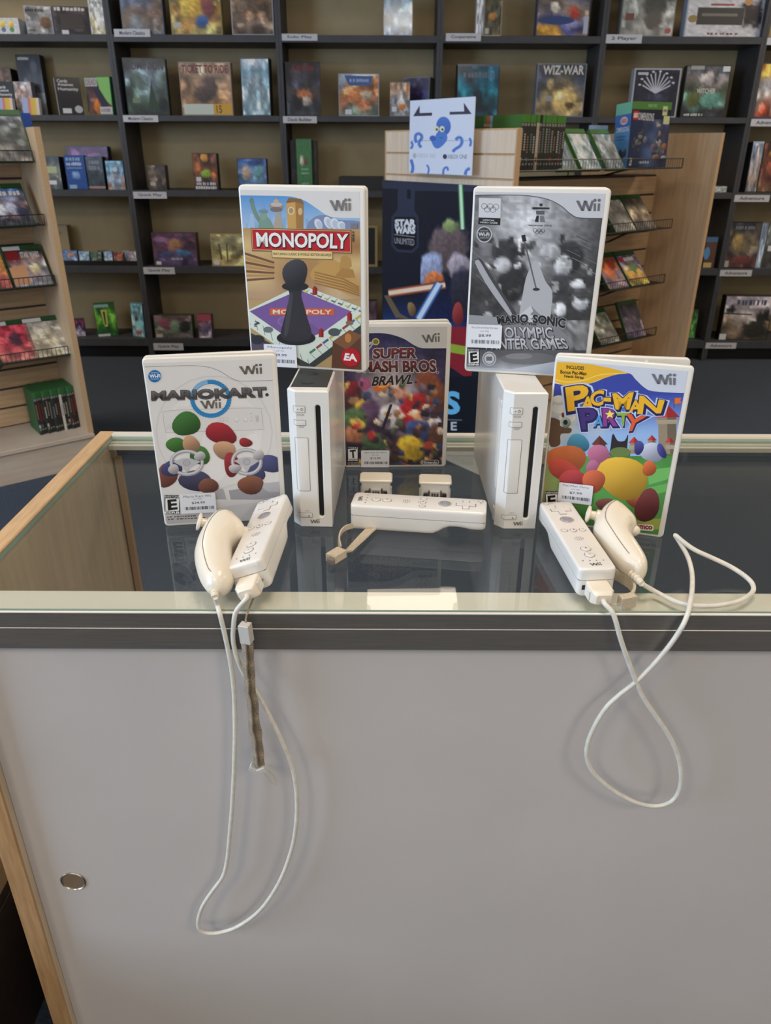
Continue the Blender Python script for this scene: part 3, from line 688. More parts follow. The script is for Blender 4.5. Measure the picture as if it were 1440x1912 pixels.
P.wii([(970, 236), (1172, 232), (1172, 338), (995, 340)], (118, 114, 112)); P.dashes([(1200, 520), (1200, 610), (1178, 610), (1178, 520)], (60, 56, 60))
P.rect(1168, 450, 1228, 495, (120, 118, 124))
finish(t, P); sticker(t, fmk, [(372, 1492), (660, 1500), (665, 1690), (378, 1680)], 'Monopoly', '$9.99', 5)
# --- fighting game standing flat on the glass in the middle
t, P = game_case('brawl', 'white game case with a dark crowded cover, standing at the back between the consoles', (-0.0549, 0.9192, T), 1.8, 4.6,
    [(640.8, 598), (851, 598.5), (838, 872), (644, 874)], (620, 580, 4.8))
fmk = P.fm
P.rect(60, 60, 1140, 1440, (206, 201, 195))
edge = crom([(60, 195), (240, 186), (440, 180), (550, 192), (670, 232), (750, 282), (820, 315), (900, 320), (1075, 320)], 5)
P.poly(edge + [(1075, 1440), (60, 1440)], (44, 40, 52))
nz = vnoise(21); nz2 = vnoise(23); RB = random.Random(77)
def sm(u, v):
    d = math.hypot((u - 0.50) * 1.1, (v - 0.38) * 1.3); c = mix3((214, 202, 198), (64, 52, 82), min(1, d * 2.3))
    c = mix3(c, (36, 38, 76), max(0, 1 - v * 4.5)); return tuple(q * (0.8 + 0.4 * nz(u * 7, v * 7)) for q in mix3(c, (52, 40, 38), max(0, (v - 0.55) * 1.6)))
rn = random.Random(9)
for i in range(40):
    a = rn.uniform(0, 2 * PI); r0, r1 = rn.uniform(170, 260), rn.uniform(380, 620); P.line([(570 + r0 * math.cos(a), 770 + r0 * 0.8 * math.sin(a)), (570 + r1 * math.cos(a), 770 + r1 * 0.8 * math.sin(a))], rn.uniform(2, 7), mix3((150, 138, 160), (96, 84, 120), rn.random()))
# plain stand-in for the crowd: loose colour patches
P.field(60, 170, 1075, 1440, 66, 78, sm, ((190, 690, 62, 70, (120, 40, 52), 0), (305, 645, 66, 58, (176, 84, 122), 0), (200, 820, 90, 80, (70, 46, 50), 0), (290, 850, 70, 66, (190, 160, 70), 0), (370, 900, 100, 110, (88, 66, 96), 0), (540, 760, 52, 90, (120, 110, 118), 0), (640, 720, 62, 80, (204, 150, 128), 0), (890, 640, 110, 100, (128, 70, 50), 0),
          (970, 760, 80, 130, (116, 66, 44), 0), (560, 950, 120, 110, (196, 192, 198), 10), (770, 830, 150, 100, (168, 34, 44), -16), (800, 960, 110, 70, (206, 150, 112), 0), (690, 1000, 90, 70, (152, 36, 44), 0), (800, 1070, 120, 90, (56, 76, 128), 0), (950, 1000, 60, 66, (210, 206, 206), 0), (980, 1120, 90, 120, (90, 60, 54), 0),
          (220, 960, 110, 105, (80, 108, 74), -10), (250, 1000, 70, 40, (206, 166, 78), 20), (210, 1110, 95, 80, (168, 112, 84), 0), (420, 1200, 150, 100, (66, 88, 68), 25), (560, 1300, 120, 80, (72, 58, 50), 0), (730, 1230, 128, 118, (206, 170, 60), 0), (900, 1210, 60, 36, (164, 76, 58), 0)) + tuple((RB.uniform(120, 1040), RB.uniform(640, 1400), RB.uniform(14, 46), RB.uniform(14, 46), RB.choice(((206, 190, 170), (70, 50, 56), (44, 40, 50), (150, 110, 84), (110, 96, 110), (176, 60, 60), (84, 90, 70), (196, 160, 90), (60, 70, 104))), RB.uniform(0, 90)) for _ in range(90)), 5, 16, 0.28)
for s_ in range(4): P.line([(480 - s_ * 6, 1060), (560 - s_ * 6, 830)], 8, (44, 40, 46))
P.poly(crom([(390, 660), (480, 640), (560, 640), (500, 690), (420, 715)], 5, True), (214, 110, 48)); P.poly(crom([(430, 668), (500, 650), (540, 648), (480, 680)], 5, True), (228, 168, 80))
P.poly(edge + [(1140, 320), (1140, 60), (60, 60)], (206, 201, 195))
q1 = [(395, 325), (785, 318), (775, 408), (395, 410)]; q2 = [(236, 442), (955, 432), (960, 532), (236, 532)]
for q, s_ in ((q1, 'SUPER'), (q2, 'SMASH BROS')): P.text(s_, q, (206, 196, 190), 0.085)
P.text('SUPER', q1, (52, 34, 42), 0.045); P.text('SUPER', q1, (128, 46, 52), 0.025, col2=(80, 34, 42)); P.text('SMASH BROS', q2, (44, 30, 38), 0.045); P.text('SMASH BROS', q2, (120, 42, 48), 0.025, col2=(70, 32, 40)); P.ell(975, 540, 14, 12, (206, 196, 190)); P.ell(975, 540, 9, 8, (80, 34, 42))
q = [(398, 578), (770, 558), (740, 640), (376, 660)]; P.text('BRAWL', q, (210, 196, 188), 0.06); P.text('BRAWL', q, (36, 30, 34), 0.035); P.ell(778, 628, 9, 8, (36, 30, 34))
P.ell(415, 258, 34, 32, (206, 190, 90)); P.ell(415, 258, 24, 23, (120, 110, 60)); P.line([(340, 340), (372, 300), (392, 270)], 14, (170, 168, 168)); P.ell(350, 280, 40, 12, (186, 180, 176), rot=-30)
P.wii([(828, 190), (1000, 182), (1000, 262), (848, 270)], (112, 106, 100))
esrb(P, 146, 1218, 245, 1352, 'T', 'TEEN'); P.dashes((150, 1362, 250, 1372), (170, 164, 160)); P.dashes((150, 1380, 262, 1390), (170, 164, 160))
P.poly([(901 + a, 1359 - b) for a, b in rrect(166, 42, 20, 6)], (212, 206, 200)); P.poly([(901 + a, 1359 - b) for a, b in rrect(154, 32, 15, 6)], (34, 30, 34)); P.text('Nintendo', (834, 1348, 968, 1371), (212, 206, 200), 0.03)
finish(t, P); sticker(t, fmk, [(269, 1245), (530, 1247), (527, 1400), (270, 1403)], 'Super Smash Bros. Brawl', '$12.99', 7)
# --- winter sports game on the right console, cover printed in grey
t, P = game_case('winter', 'white game case with a black and white cover, standing on the right console', (0.0875, 0.8240, T + 0.157), -12.0, 6.0,
    [(887, 336), (1160.5, 342), (1109.5, 707.5), (866, 693)], (850, 320, 4.5))
fmk = P.fm
P.rect(60, 60, 1420, 1760, (198, 198, 202))
edge = crom([(140, 150), (330, 148), (560, 152), (720, 166), (850, 198), (950, 252), (1030, 320), (1110, 354), (1320, 360)], 5)
nz = vnoise(31)
P.poly(edge + [(1320, 1760), (60, 1760)], (70, 70, 73))
def ol(u, v):
    d = math.hypot((u - 0.46) * 1.25, (v - 0.18) * 1.0); k = 212 - 250 * min(0.62, d * 0.85); k *= 0.93 + 0.14 * nz(u * 9, v * 9)
    if v > 0.45: k += 60 * max(0, 1 - abs(u - 0.42) * 5) * min(1, (v - 0.45) * 5)
    return (k, k, k * 1.015)
P.field(60, 130, 1320, 1250, 64, 60, ol, [(440, 640, 122, 108, (52, 52, 55)), (510, 900, 128, 190, (44, 44, 47), 10), (420, 760, 80, 76, (166, 166, 168)), (620, 590, 62, 88, (178, 178, 180), -10), (330, 1130, 130, 80, (58, 58, 60), -20), (1010, 700, 130, 142, (46, 46, 49), 0), (960, 770, 70, 90, (172, 172, 174), 15), (850, 650, 84, 78, (160, 160, 163)), (930, 930, 80, 96, (62, 62, 65), 0), (1090, 930, 66, 44, (186, 186, 188)), (900, 1150, 110, 74, (60, 60, 63)), (930, 1150, 52, 56, (190, 190, 192)), (1100, 1080, 74, 66, (184, 184, 187)), (1130, 1010, 80, 50, (70, 70, 72))] + [(RB.uniform(160, 1200), RB.uniform(520, 1200), RB.uniform(14, 40), RB.uniform(14, 40), (RB.choice((48, 70, 120, 150, 180, 60)),) * 3, RB.uniform(0, 90)) for _ in range(50)], 9, 11, 0.24)
rn = random.Random(12)
for i in range(36):
    sx = rn.choice((-1, 1)); x = 640 + sx * rn.uniform(330, 520); y = rn.uniform(500, 1050); P.line([(x, y), (x + sx * 120, y + (110 if sx < 0 else -60) * -1 * sx * sx)], rn.uniform(2, 6), (rn.choice((62, 88, 132)),) * 3)
P.poly(edge + [(1420, 360), (1420, 60), (60, 60), (60, 150)], (198, 198, 202)); P.line(edge, 6, (70, 70, 76))
P.line([(1025, 118), (1335, 128)], 3, (80, 80, 88))
# plain stand-in for the skiers: dark and pale balls, a ski, a pole
P.poly(crom([(560, 1220), (600, 1000), (640, 840), (720, 720), (800, 900), (860, 1000), (840, 1220)], 5), (176, 176, 179))
P.poly(crom([(175, 745), (195, 705), (235, 715), (330, 860), (460, 1060), (540, 1185), (470, 1190), (300, 950)], 5, True), (70, 70, 74)); P.poly(crom([(180, 750), (192, 715), (222, 730), (310, 880), (440, 1080), (500, 1185), (465, 1185), (290, 950)], 5, True), (168, 168, 172))
P.line([(606, 500), (640, 650), (722, 985)], 13, (96, 96, 100)); P.line([(606, 500), (618, 555)], 36, (40, 40, 44)); P.ell(718, 972, 32, 13, (50, 50, 54))
P.poly([(545, 1215), (610, 1160), (668, 1112), (720, 1165), (780, 1215)], (196, 196, 199)); P.poly([(668, 1112), (690, 1160), (660, 1190), (720, 1200), (780, 1215), (720, 1165)], (130, 130, 134))
P.poly([(120, 1190), (360, 1210), (420, 1300), (110, 1300)], (150, 150, 153)); P.grid(760, 1240, 1250, 1500, 12, 6, lambda u, v: (60 + 120 * nz(u * 26, v * 26),) * 3)
P.poly([(420, 1285), (640, 1262), (860, 1275), (980, 1360), (1035, 1470), (850, 1500), (440, 1490)], (126, 126, 130))
for st, q, ar in (('MARIO', [(365, 1205), (640, 1190), (640, 1258), (380, 1268)], 0), ('SONIC', [(690, 1192), (975, 1228), (965, 1305), (690, 1258)], 0)):
    P.text(st, q, (186, 186, 190), 0.075); P.text(st, q, (36, 36, 40), 0.05)
P.text('&', (644, 1215, 684, 1256), (200, 200, 204), 0.03); q = [(582, 1264), (718, 1268), (716, 1284), (582, 1280)]; P.text('AT THE', q, (30, 30, 33), 0.05)
for st, q in (('OLYMPIC', [(432, 1300), (850, 1302), (870, 1396), (440, 1388)]), ('WINTER GAMES', [(250, 1398), (960, 1398), (1000, 1484), (240, 1492)])):
    P.text(st, q, (44, 44, 48), 0.075, shift=(3, 5)); P.text(st, q, (196, 196, 200), 0.02, col2=(160, 160, 164))
P.grid(70, 1496, 1040, 1690, 14, 6, lambda u, v: (mix3((88, 88, 91), (176, 180, 188), min(1, max(0, v * 1.5 - 0.45 + 0.35 * (nz(u * 20, v * 20) - 0.5))))))
P.ell(640, 1570, 250, 50, (104, 104, 107)); P.ell(560, 1550, 120, 26, (124, 124, 128)); P.poly([(60, 1640), (500, 1660), (860, 1600), (1250, 1500), (1250, 1760), (60, 1760)], (176, 182, 192))
P.poly([(215, 172), (412, 178), (405, 352), (211, 344)], (206, 206, 210)); P.poly([(211, 344), (405, 352), (401, 412), (206, 402)], (36, 36, 39))
for x, y in ((262, 246), (314, 249), (366, 252), (288, 274), (340, 276)): P.ring(x, y, 25, 24, 4, (66, 66, 72), 18)
P.text('OFFICIAL', [(248, 360), (356, 366), (355, 378), (247, 372)], (210, 210, 214), 0.02); P.text('VIDEO GAME', [(222, 380), (380, 388), (378, 401), (221, 392)], (210, 210, 214), 0.02)
P.ell(260, 492, 70, 72, (190, 190, 194)); P.ell(260, 492, 60, 62, (62, 62, 66)); P.text('Wi-Fi', [(210, 474), (305, 478), (304, 510), (209, 506)], (214, 214, 218), 0.03); P.text('NINTENDO', (224, 454, 296, 466), (190, 190, 194)); P.text('CONNECTION', (218, 516, 302, 528), (190, 190, 194))
P.poly([(754, 227), (781, 226), (779, 250), (753, 250)], (44, 44, 48)); P.poly([(680, 266), (700, 257), (842, 262), (842, 276), (700, 277)], (44, 44, 48)); P.poly([(722, 288), (797, 290), (795, 322), (724, 322)], (92, 92, 97)); P.poly([(727, 331), (748, 331), (742, 388), (710, 385)], (44, 44, 48)); P.poly([(757, 334), (788, 334), (802, 388), (756, 388)], (116, 116, 121))
P.text('vancouver 2010', [(645, 404), (858, 412), (857, 428), (645, 420)], (60, 60, 66), 0.01)
for x, y in ((712, 460), (747, 462), (782, 463), (730, 476), (765, 478)): P.ring(x, y, 17, 16, 3.5, (70, 70, 76), 16)
P.wii([(1075, 192), (1300, 192), (1290, 296), (1092, 292)], (104, 102, 106))
esrb(P, 105, 1482, 210, 1632, 'E'); P.ell(296, 1570, 62, 62, (178, 178, 182)); P.ell(296, 1570, 52, 52, (116, 116, 120)); P.ell(296, 1570, 44, 44, (188, 188, 192)); P.rect(270, 1552, 322, 1588, (104, 104, 108))
finish(t, P); sticker(t, fmk, [(108, 1272), (412, 1280), (406, 1480), (102, 1472)], 'Mario and Sonic at the Olympic Winter Games', '$8.99', 8)
# --- party game, front right
bl = Vector((0.3026, 0.7228, T)) - Vector((0.135 * math.cos(R(18.5)), -0.135 * math.sin(R(18.5)), 0))
t, P = game_case('party', 'white game case with a yellow banner and colourful balls, standing at the counter\'s right', bl, -18.5, 10.5,
    [(1038, 661), (1301.5, 690), (1238, 1006), (1001, 974)], (1000, 640, 4.5))
fmk = P.fm
P.rect(0, 60, 1420, 1680, (204, 206, 214))
edge = crom([(140, 330), (300, 356), (480, 340), (640, 285), (800, 264), (860, 318), (930, 385), (1010, 420), (1270, 442)], 5)
nz = vnoise(41)
P.poly(edge + [(1270, 1680), (0, 1680)], (88, 150, 72))
def sky(u, v):
    c = mix3((58, 72, 158), (150, 182, 224), min(1, v * 1.6)); c = mix3(c, (196, 198, 194), max(0, min(1, (0.45 - u) * 3 - abs(v - 0.55) * 2 + nz(u * 8, v * 8) - 0.3))); return c
P.grid(100, 440, 1270, 960, 16, 12, sky)
P.poly(edge + [(1265, 450), (140, 450)], (60, 72, 156))
P.poly([(168, 152), (300, 158), (480, 180), (640, 214), (745, 245), (800, 264), (690, 272), (560, 310), (440, 352), (330, 366), (230, 352), (130, 300)], (232, 176, 46)); P.line(crom([(140, 290), (260, 325), (420, 312), (560, 270), (780, 262)], 5), 9, (244, 206, 96))
for st, q in (('INCLUDES', [(266, 182), (420, 198), (418, 226), (266, 210)]), ('Bonus Pac-Man', [(214, 222), (440, 242), (438, 272), (212, 250)]), ('Neck Strap', [(248, 262), (416, 278), (414, 308), (246, 292)])): P.text(st, q, (52, 42, 30), 0.035)
for b in ((205, 560, 80, 60), (280, 640, 90, 60), (200, 480, 60, 44)): P.ell(*b, (186, 186, 178)); P.ell(b[0] - 10, b[1] - 12, b[2] * 0.8, b[3] * 0.7, (206, 204, 196))
P.poly(crom([(110, 640), (200, 650), (210, 700), (300, 720), (290, 760), (210, 770), (200, 860), (110, 860)], 4, True), (96, 72, 52)); P.ball(255, 668, 44, 46, (168, 190, 176)); P.ell(252, 668, 20, 22, (30, 34, 34)); P.ell(232, 606, 14, 22, (120, 40, 36))
for tx, ty, tw, th in ((1120, 640, 150, 320), (1140, 850, 60, 150), (840, 850, 70, 90), (990, 830, 60, 90), (545, 860, 100, 90)):
    c = (150, 134, 112) if tx != 545 else (92, 78, 66); P.rect(tx - tw / 2, ty, tx + tw / 2, ty + th, c); P.rect(tx, ty, tx + tw / 2, ty + th, mix3(c, (40, 30, 26), 0.35)); P.rect(tx - tw * 0.62, ty + 20, tx + tw * 0.62, ty + 55, mix3(c, (230, 220, 200), 0.25)); P.poly([(tx - tw * 0.7, ty), (tx, ty - tw * 0.75), (tx + tw * 0.7, ty)], (196, 66, 62) if tx != 545 else (110, 62, 50)); P.poly([(tx, ty), (tx, ty - tw * 0.75), (tx + tw * 0.7, ty)], (158, 44, 46) if tx != 545 else (88, 50, 42))
P.poly([(1180, 480), (1240, 478), (1230, 500), (1242, 522), (1182, 530)], (224, 110, 52)); P.line([(1182, 480), (1178, 560)], 5, (90, 70, 60))
P.poly(crom([(640, 880), (660, 770), (700, 830), (760, 830), (790, 780), (780, 900), (800, 960), (640, 960)], 3, True), (46, 40, 44)); P.ell(1090, 985, 80, 46, (84, 116, 64)); P.ell(720, 930, 90, 46, (104, 124, 70))
P.grid(0, 960, 1250, 1640, 12, 10, lambda u, v: mix3(mix3((92, 160, 84), (64, 122, 54), nz(u * 5, v * 4)), (186, 160, 104), max(0, 0.75 - u * 2.2) * (1 - abs(v - 0.35))))
P.poly([(950, 1080), (1250, 1040), (1240, 1120), (960, 1200)], (112, 180, 96)); P.poly([(940, 1230), (1230, 1160), (1220, 1230), (930, 1300)], (104, 172, 88)); P.poly([(600, 1520), (1200, 1470), (1190, 1560), (640, 1600)], (150, 160, 70))
# plain stand-in for the crowd: balls without faces
P.ball(360, 850, 104, 74, (66, 146, 176), 18); P.ball(990, 930, 92, 86, (206, 212, 232)); P.ball(880, 890, 40, 60, (66, 68, 150), 20); P.ball(1070, 920, 34, 62, (66, 68, 150), -20); P.ball(540, 960, 96, 100, (206, 112, 150)); P.ball(490, 1060, 60, 70, (196, 106, 144)); P.ball(255, 985, 168, 128, (214, 104, 48), 10); P.ball(240, 1080, 150, 90, (206, 66, 52), 20); P.ball(320, 1150, 125, 78, (200, 56, 62), 0)
P.ball(600, 1370, 100, 52, (132, 70, 60), 10); P.ball(860, 1350, 110, 60, (170, 84, 56), 30); P.ball(740, 1140, 208, 186, (238, 184, 48)); P.ball(490, 1170, 106, 92, (222, 98, 56), -12); P.ball(965, 1065, 62, 60, (226, 104, 48)); P.ball(945, 1375, 104, 138, (110, 40, 42), 12, 0.1)
q = [[(268, 378), (440, 352), (446, 540), (286, 566)], [(400, 462), (500, 450), (490, 560), (396, 558)], [(470, 420), (585, 400), (575, 525), (480, 530)], [(590, 470), (640, 472), (640, 492), (590, 488)], [(668, 436), (832, 430), (800, 562), (690, 560)], [(815, 500), (900, 490), (900, 592), (805, 590)], [(900, 460), (1090, 500), (1060, 600), (880, 600)]]
L8 = list(zip('PAC-MAN', q))
for cc, of, sh in (((190, 200, 232), 0.14, (6, 10)), ((36, 40, 84), 0.095, (6, 12)), ((36, 40, 84), 0.07, (0, 0)), ((236, 178, 44), 0.035, (0, 0))):
    for ch, qq in L8: P.text(ch, qq, cc, of, shift=sh)
q = [[(378, 560), (510, 556), (500, 720), (400, 722)], [(498, 622), (590, 612), (570, 705), (500, 706)], [(580, 560), (700, 570), (690, 700), (585, 700)], [(700, 600), (800, 600), (770, 702), (730, 702)], [(790, 610), (930, 630), (860, 740), (770, 745)]]
L8 = list(zip('PARTY', q, ((72, 52, 120), (84, 150, 206), (142, 62, 138), (140, 176, 66), (224, 92, 50))))
for k in range(3):
    for ch, qq, cc in L8: P.text(ch, qq, ((190, 200, 232), (36, 40, 84), cc)[k], (0.13, 0.09, 0.035)[k], shift=((4, 8), (4, 8), (0, 0))[k])
P.poly([(636 + (44 if k % 2 == 0 else 19) * math.sin(k * PI / 5), 606 - (40 if k % 2 == 0 else 17) * math.cos(k * PI / 5)) for k in range(10)], (246, 222, 92))
P.wii([(990, 262), (1200, 280), (1196, 372), (1012, 356)], (112, 112, 120))
esrb(P, 66, 1252, 182, 1420, 'E'); P.poly([(905 + a, 1556 - b + a * 0.05) for a, b in rrect(180, 52, 14, 4)], (222, 214, 206)); P.text('namco', [(822, 1534), (984, 1546), (982, 1572), (820, 1566)], (150, 44, 48), 0.05)
finish(t, P); sticker(t, fmk, [(190, 1176), (487, 1206), (474, 1376), (183, 1336)], 'Pac-Man Party', '$7.99', 9)
# ------------------------------------------------------------------ wireless remotes
def sm01(t): t = min(max(t, 0), 1); return t * t * (3 - 2 * t)
def remote(label, loc, rz, roll=0.0):
    t = thing('game_remote', label, 'remote control', loc, 0, 'white wireless remotes')
    t.rotation_euler = (0, roll, rz)
    HW, L, ZT, ZS = 0.0181, 0.148, 0.0308, 0.0188
    def zb(y):
        u = y / L
        return 0.0105 * sm01((u - 0.60) / 0.15) - 0.0025 * sm01((u - 0.80) / 0.1)
    st = [(0.0, 0.0042), (0.0006, 0.0027), (0.0016, 0.0014), (0.0030, 0.0005), (0.0048, 0.0)]
    ys = [(y, i) for y, i in st] + [(0.0048 + (L - 0.0096) * k / 24, 0.0) for k in range(1, 24)] + [(L - y, i) for y, i in reversed(st)]
    top = []; bot = []
    for y, i in ys:
        w_ = HW - i; zt = ZT - i * 0.28; r = 0.0026
        top.append([(-w_, y, ZS), (-w_ - 0.00015 * (i == 0), y, (ZS + ZT) / 2)] + [(-w_ + r - r * math.cos(R(a)), y, zt - r + r * math.sin(R(a))) for a in (0, 22, 45, 67, 90)] + [(w_ - r + r * math.sin(R(a)), y, zt - r + r * math.cos(R(a))) for a in (0, 23, 45, 68, 90)] + [(w_ + 0.00015 * (i == 0), y, (ZS + ZT) / 2), (w_, y, ZS)])
        w_ -= 0.0001; z0 = zb(y) + i * 0.4; r = min(0.006, (ZS - z0) * 0.6)
        bot.append([(-w_, y, ZS - 0.0006)] + [(-w_ + r - r * math.cos(R(a)), y, z0 + r - r * math.sin(R(a))) for a in (0, 22, 45, 67, 90)] + [(w_ - r + r * math.sin(R(a)), y, z0 + r - r * math.cos(R(a))) for a in (0, 23, 45, 68, 90)] + [(w_, y, ZS - 0.0006)])
    MB().loft(top).build('top_shell', WHITE, t, 50); MB().loft(bot).build('bottom_shell', WHITE, t, 50)
    m = MB(); m.M = Matrix.Translation((0, 0, ZS - 0.0004)); pl = [(x, y + L / 2, 0) for x, y in rrect(2 * HW - 0.0007, L - 0.0007, 0.004)]
    m.loft([[(x, y, -0.0006) for x, y, z in pl], [(x, y, 0.0006) for x, y, z in pl]]); m.build('seam_line', SEAM, t)
    def disc(name, x, y, r, h, m_, dome=0.35, parent=None):
        Ls = [[(x + r * k * math.cos(2 * PI * j / 24), y + r * k * math.sin(2 * PI * j / 24), ZT + z) for j in range(24)] for k, z in ((1, -0.0003), (1, h * 0.6), (0.9, h * 0.9), (0.7, h), (0.35, h * (1 + dome * 0.2)))]
        return MB().loft(Ls, False, True).build(name, m_, parent or t, 50)
    a, b = 0.0102, 0.0033; c, e = 0.0, 0.1255
    m = MB(); cr = [(-b, -a), (b, -a), (b, -b), (a, -b), (a, b), (b, b), (b, a), (-b, a), (-b, b), (-a, b), (-a, -b), (-b, -b)]
    m.loft([[(c + x * k, e + y * k, ZT + z) for x, y in cr] for k, z in ((1, -0.0003), (1, 0.0009), (0.95, 0.0013))]); m.build('direction_pad', BUTTON, t, 30)
    disc('button_rim', 0, 0.1025, 0.0066, 0.0002, CLIP, 0); disc('round_button', 0, 0.1025, 0.0058, 0.0012, ABUT)['label'] = 'grey round button'
    for x in (-0.0095, 0, 0.0095): disc('small_button', x, 0.0785, 0.0031, 0.0008, BUTTON)
    for y in (0.0385, 0.0265): disc('number_button', 0, y, 0.0046, 0.0011, BUTTON)
    disc('power_button', -0.0115, 0.1415, 0.0024, 0.0005, BUTTON)
    P = Print(36, 148); cc = (120, 112, 104)
    for x, y, r in ((18, 148 - 102.5, 7.0), (8.5, 148 - 78.5, 3.5), (18, 148 - 78.5, 3.5), (27.5, 148 - 78.5, 3.5), (18, 148 - 38.5, 5.0), (18, 148 - 26.5, 5.0), (6.5, 6.5, 2.8)): P.ring(x, y, r, r, 0.55, (128, 119, 108), 24)
    crp = [(18 + x * 1050, 148 - 125.5 - y * 1050) for x, y in cr]; P.line(crp + crp[:1], 0.75, (120, 108, 92))
    for i in range(5):
        for j in range(4):
            if (i, j) not in ((0, 0), (4, 0), (0, 3), (4, 3)): P.ell(18 + (i - 2) * 2.0, 148 - 60 + (j - 1.5) * 2.1, 0.55, 0.55, (104, 98, 92), n=8)
    for k in range(4): P.rect(7.3 + k * 6.6, 148 - 16.2, 8.7 + k * 6.6, 148 - 15.0, (92, 84, 78))
    P.wii((12.4, 148 - 11.2, 23.6, 148 - 6.2), (100, 94, 90))
    P.text('HOME', (15.6, 148 - 74.2, 20.4, 148 - 73.2), (140, 132, 124)); P.text('POWER', (10, 5.7, 14.2, 7.3), (140, 132, 124))
    o = P.build('top_lettering', t, PRINT_GLOSS); o.location = (-0.018, 0, ZT + 0.00006); o.rotation_euler = (-PI / 2, 0, 0)
    P = Print(11, 11); g = (110, 102, 96)
    for x, h in ((-0.0095, '-'), (0.0, 'o'), (0.0095, '+')):
        P = Print(4, 4)
        if h == 'o': P.poly([(0.9, 2), (2, 1), (3.1, 2), (2.8, 3), (1.2, 3)], g)
        else:
            P.rect(1.2, 1.85, 2.8, 2.15, g)
            if h == '+': P.rect(1.85, 1.2, 2.15, 2.8, g)
        o = P.build('button_mark', t, PRINT_GLOSS); o.location = (x - 0.002, 0.0785 - 0.002, ZT + 0.00093); o.rotation_euler = (-PI / 2, 0, 0)
    for y, h in ((0.0385, '1'), (0.0265, '2')):
        P = Print(4, 4); P.text(h, (1.4, 1.0, 2.6, 3.0), g)
        o = P.build('button_mark', t, PRINT_GLOSS); o.location = (-0.002, y - 0.002, ZT + 0.00125); o.rotation_euler = (-PI / 2, 0, 0)
    P = Print(4, 4); P.text('A', (1, 1, 3, 3), (196, 194, 200)); o = P.build('button_mark', t, PRINT_GLOSS); o.location = (-0.002, 0.1005, ZT + 0.00135); o.rotation_euler = (-PI / 2, 0, 0)
    # trigger on the underside, strap slot and port on the tail
    m = MB(); m.loft([[(x, y, z) for x in (-0.008, 0.008)] + [(x, y, z2) for x in (0.008, -0.008)] for y, z, z2 in ((0.094, 0.0055, 0.011), (0.099, 0.0035, 0.013), (0.106, 0.0065, 0.013), (0.110, 0.0095, 0.012))]); m.build('trigger', WHITE, t, 40)
    MB().box(-0.0135, -0.0092, -0.0002, 0.002, 0.0085, 0.0135).build('strap_slot', SLOT, t)
    MB().box(-0.0105, 0.0105, -0.00015, 0.002, 0.0045, 0.0175).build('port_surround', SEAM, t)
    return t
def rem_from(head, tail, z):
    h = atZ(*head, T + z); l = atZ(*tail, T + z); d = (h - l); rz = math.atan2(-d.x, d.y)
    return Vector((l.x, l.y, T)), rz
lc, rzc = rem_from((907, 945), (659, 930), 0.0308)
rc = remote('white remote lying across the middle of the glass, in front of two small adapters', lc, rzc)
ll, rzl = rem_from((511, 934), (456, 1062), 0.0308)
rl = remote('white remote tilted against a curved controller on the left, grey strap hanging off it', ll + Vector((0.0095, 0.0, 0.0062)), rzl, R(-20))
lr, rzr = rem_from((1036, 935), (1118, 1062), 0.0308)
rr = remote('white remote leaning away on the right with a cable plugged in its end', lr, rzr)
def to_world(t, p):
    M = Matrix.Translation(t.location) @ t.rotation_euler.to_matrix().to_4x4()
    return M @ Vector(p)
def local(t, pts):
    M = (Matrix.Translation(t.location) @ t.rotation_euler.to_matrix().to_4x4()).inverted()
    return [tuple(M @ Vector(p)) for p in pts]

# ------------------------------------------------------------------ curved one-hand controllers with their cables
def inflate(outline, medial, nrm, bup, bdn):
    ths = [-88, -70, -50, -30, -12, 0, 12, 30, 48, 64, 78, 88]; loops = [[] for _ in ths]; mids = []
    for o in outline:
        best = None
        for i in range(len(medial) - 1):
            a, b = medial[i], medial[i + 1]; ab = b - a; u = min(max((o - a).dot(ab) / ab.dot(ab), 0), 1); p = a + ab * u; d = (o - p).length
            if best is None or d < best[0]: best = (d, p, (i + u) / (len(medial) - 1))
        mids.append(best)
    # smooth the feet of the ribs so neighbours do not jump
    n = len(mids)
    for _ in range(16): mids = [((0), (mids[i - 1][1] + mids[i][1] * 2 + mids[(i + 1) % n][1]) / 4, (mids[i - 1][2] + mids[i][2] * 2 + mids[(i + 1) % n][2]) / 4) for i in range(n)]
    def bb(arr, s_):
        k = s_ * (len(arr) - 1); i = min(int(k), len(arr) - 2); return arr[i] + (arr[i + 1] - arr[i]) * (k - i)
    for o, (d, m_, s_) in zip(outline, mids):
        for k, th in enumerate(ths):
            c, s2 = math.cos(R(th)), math.sin(R(th))
            loops[k].append(m_ + (o - m_) * (c ** 0.8) + nrm * (s2 * bb(bup if th > 0 else bdn, s_)))
    return loops
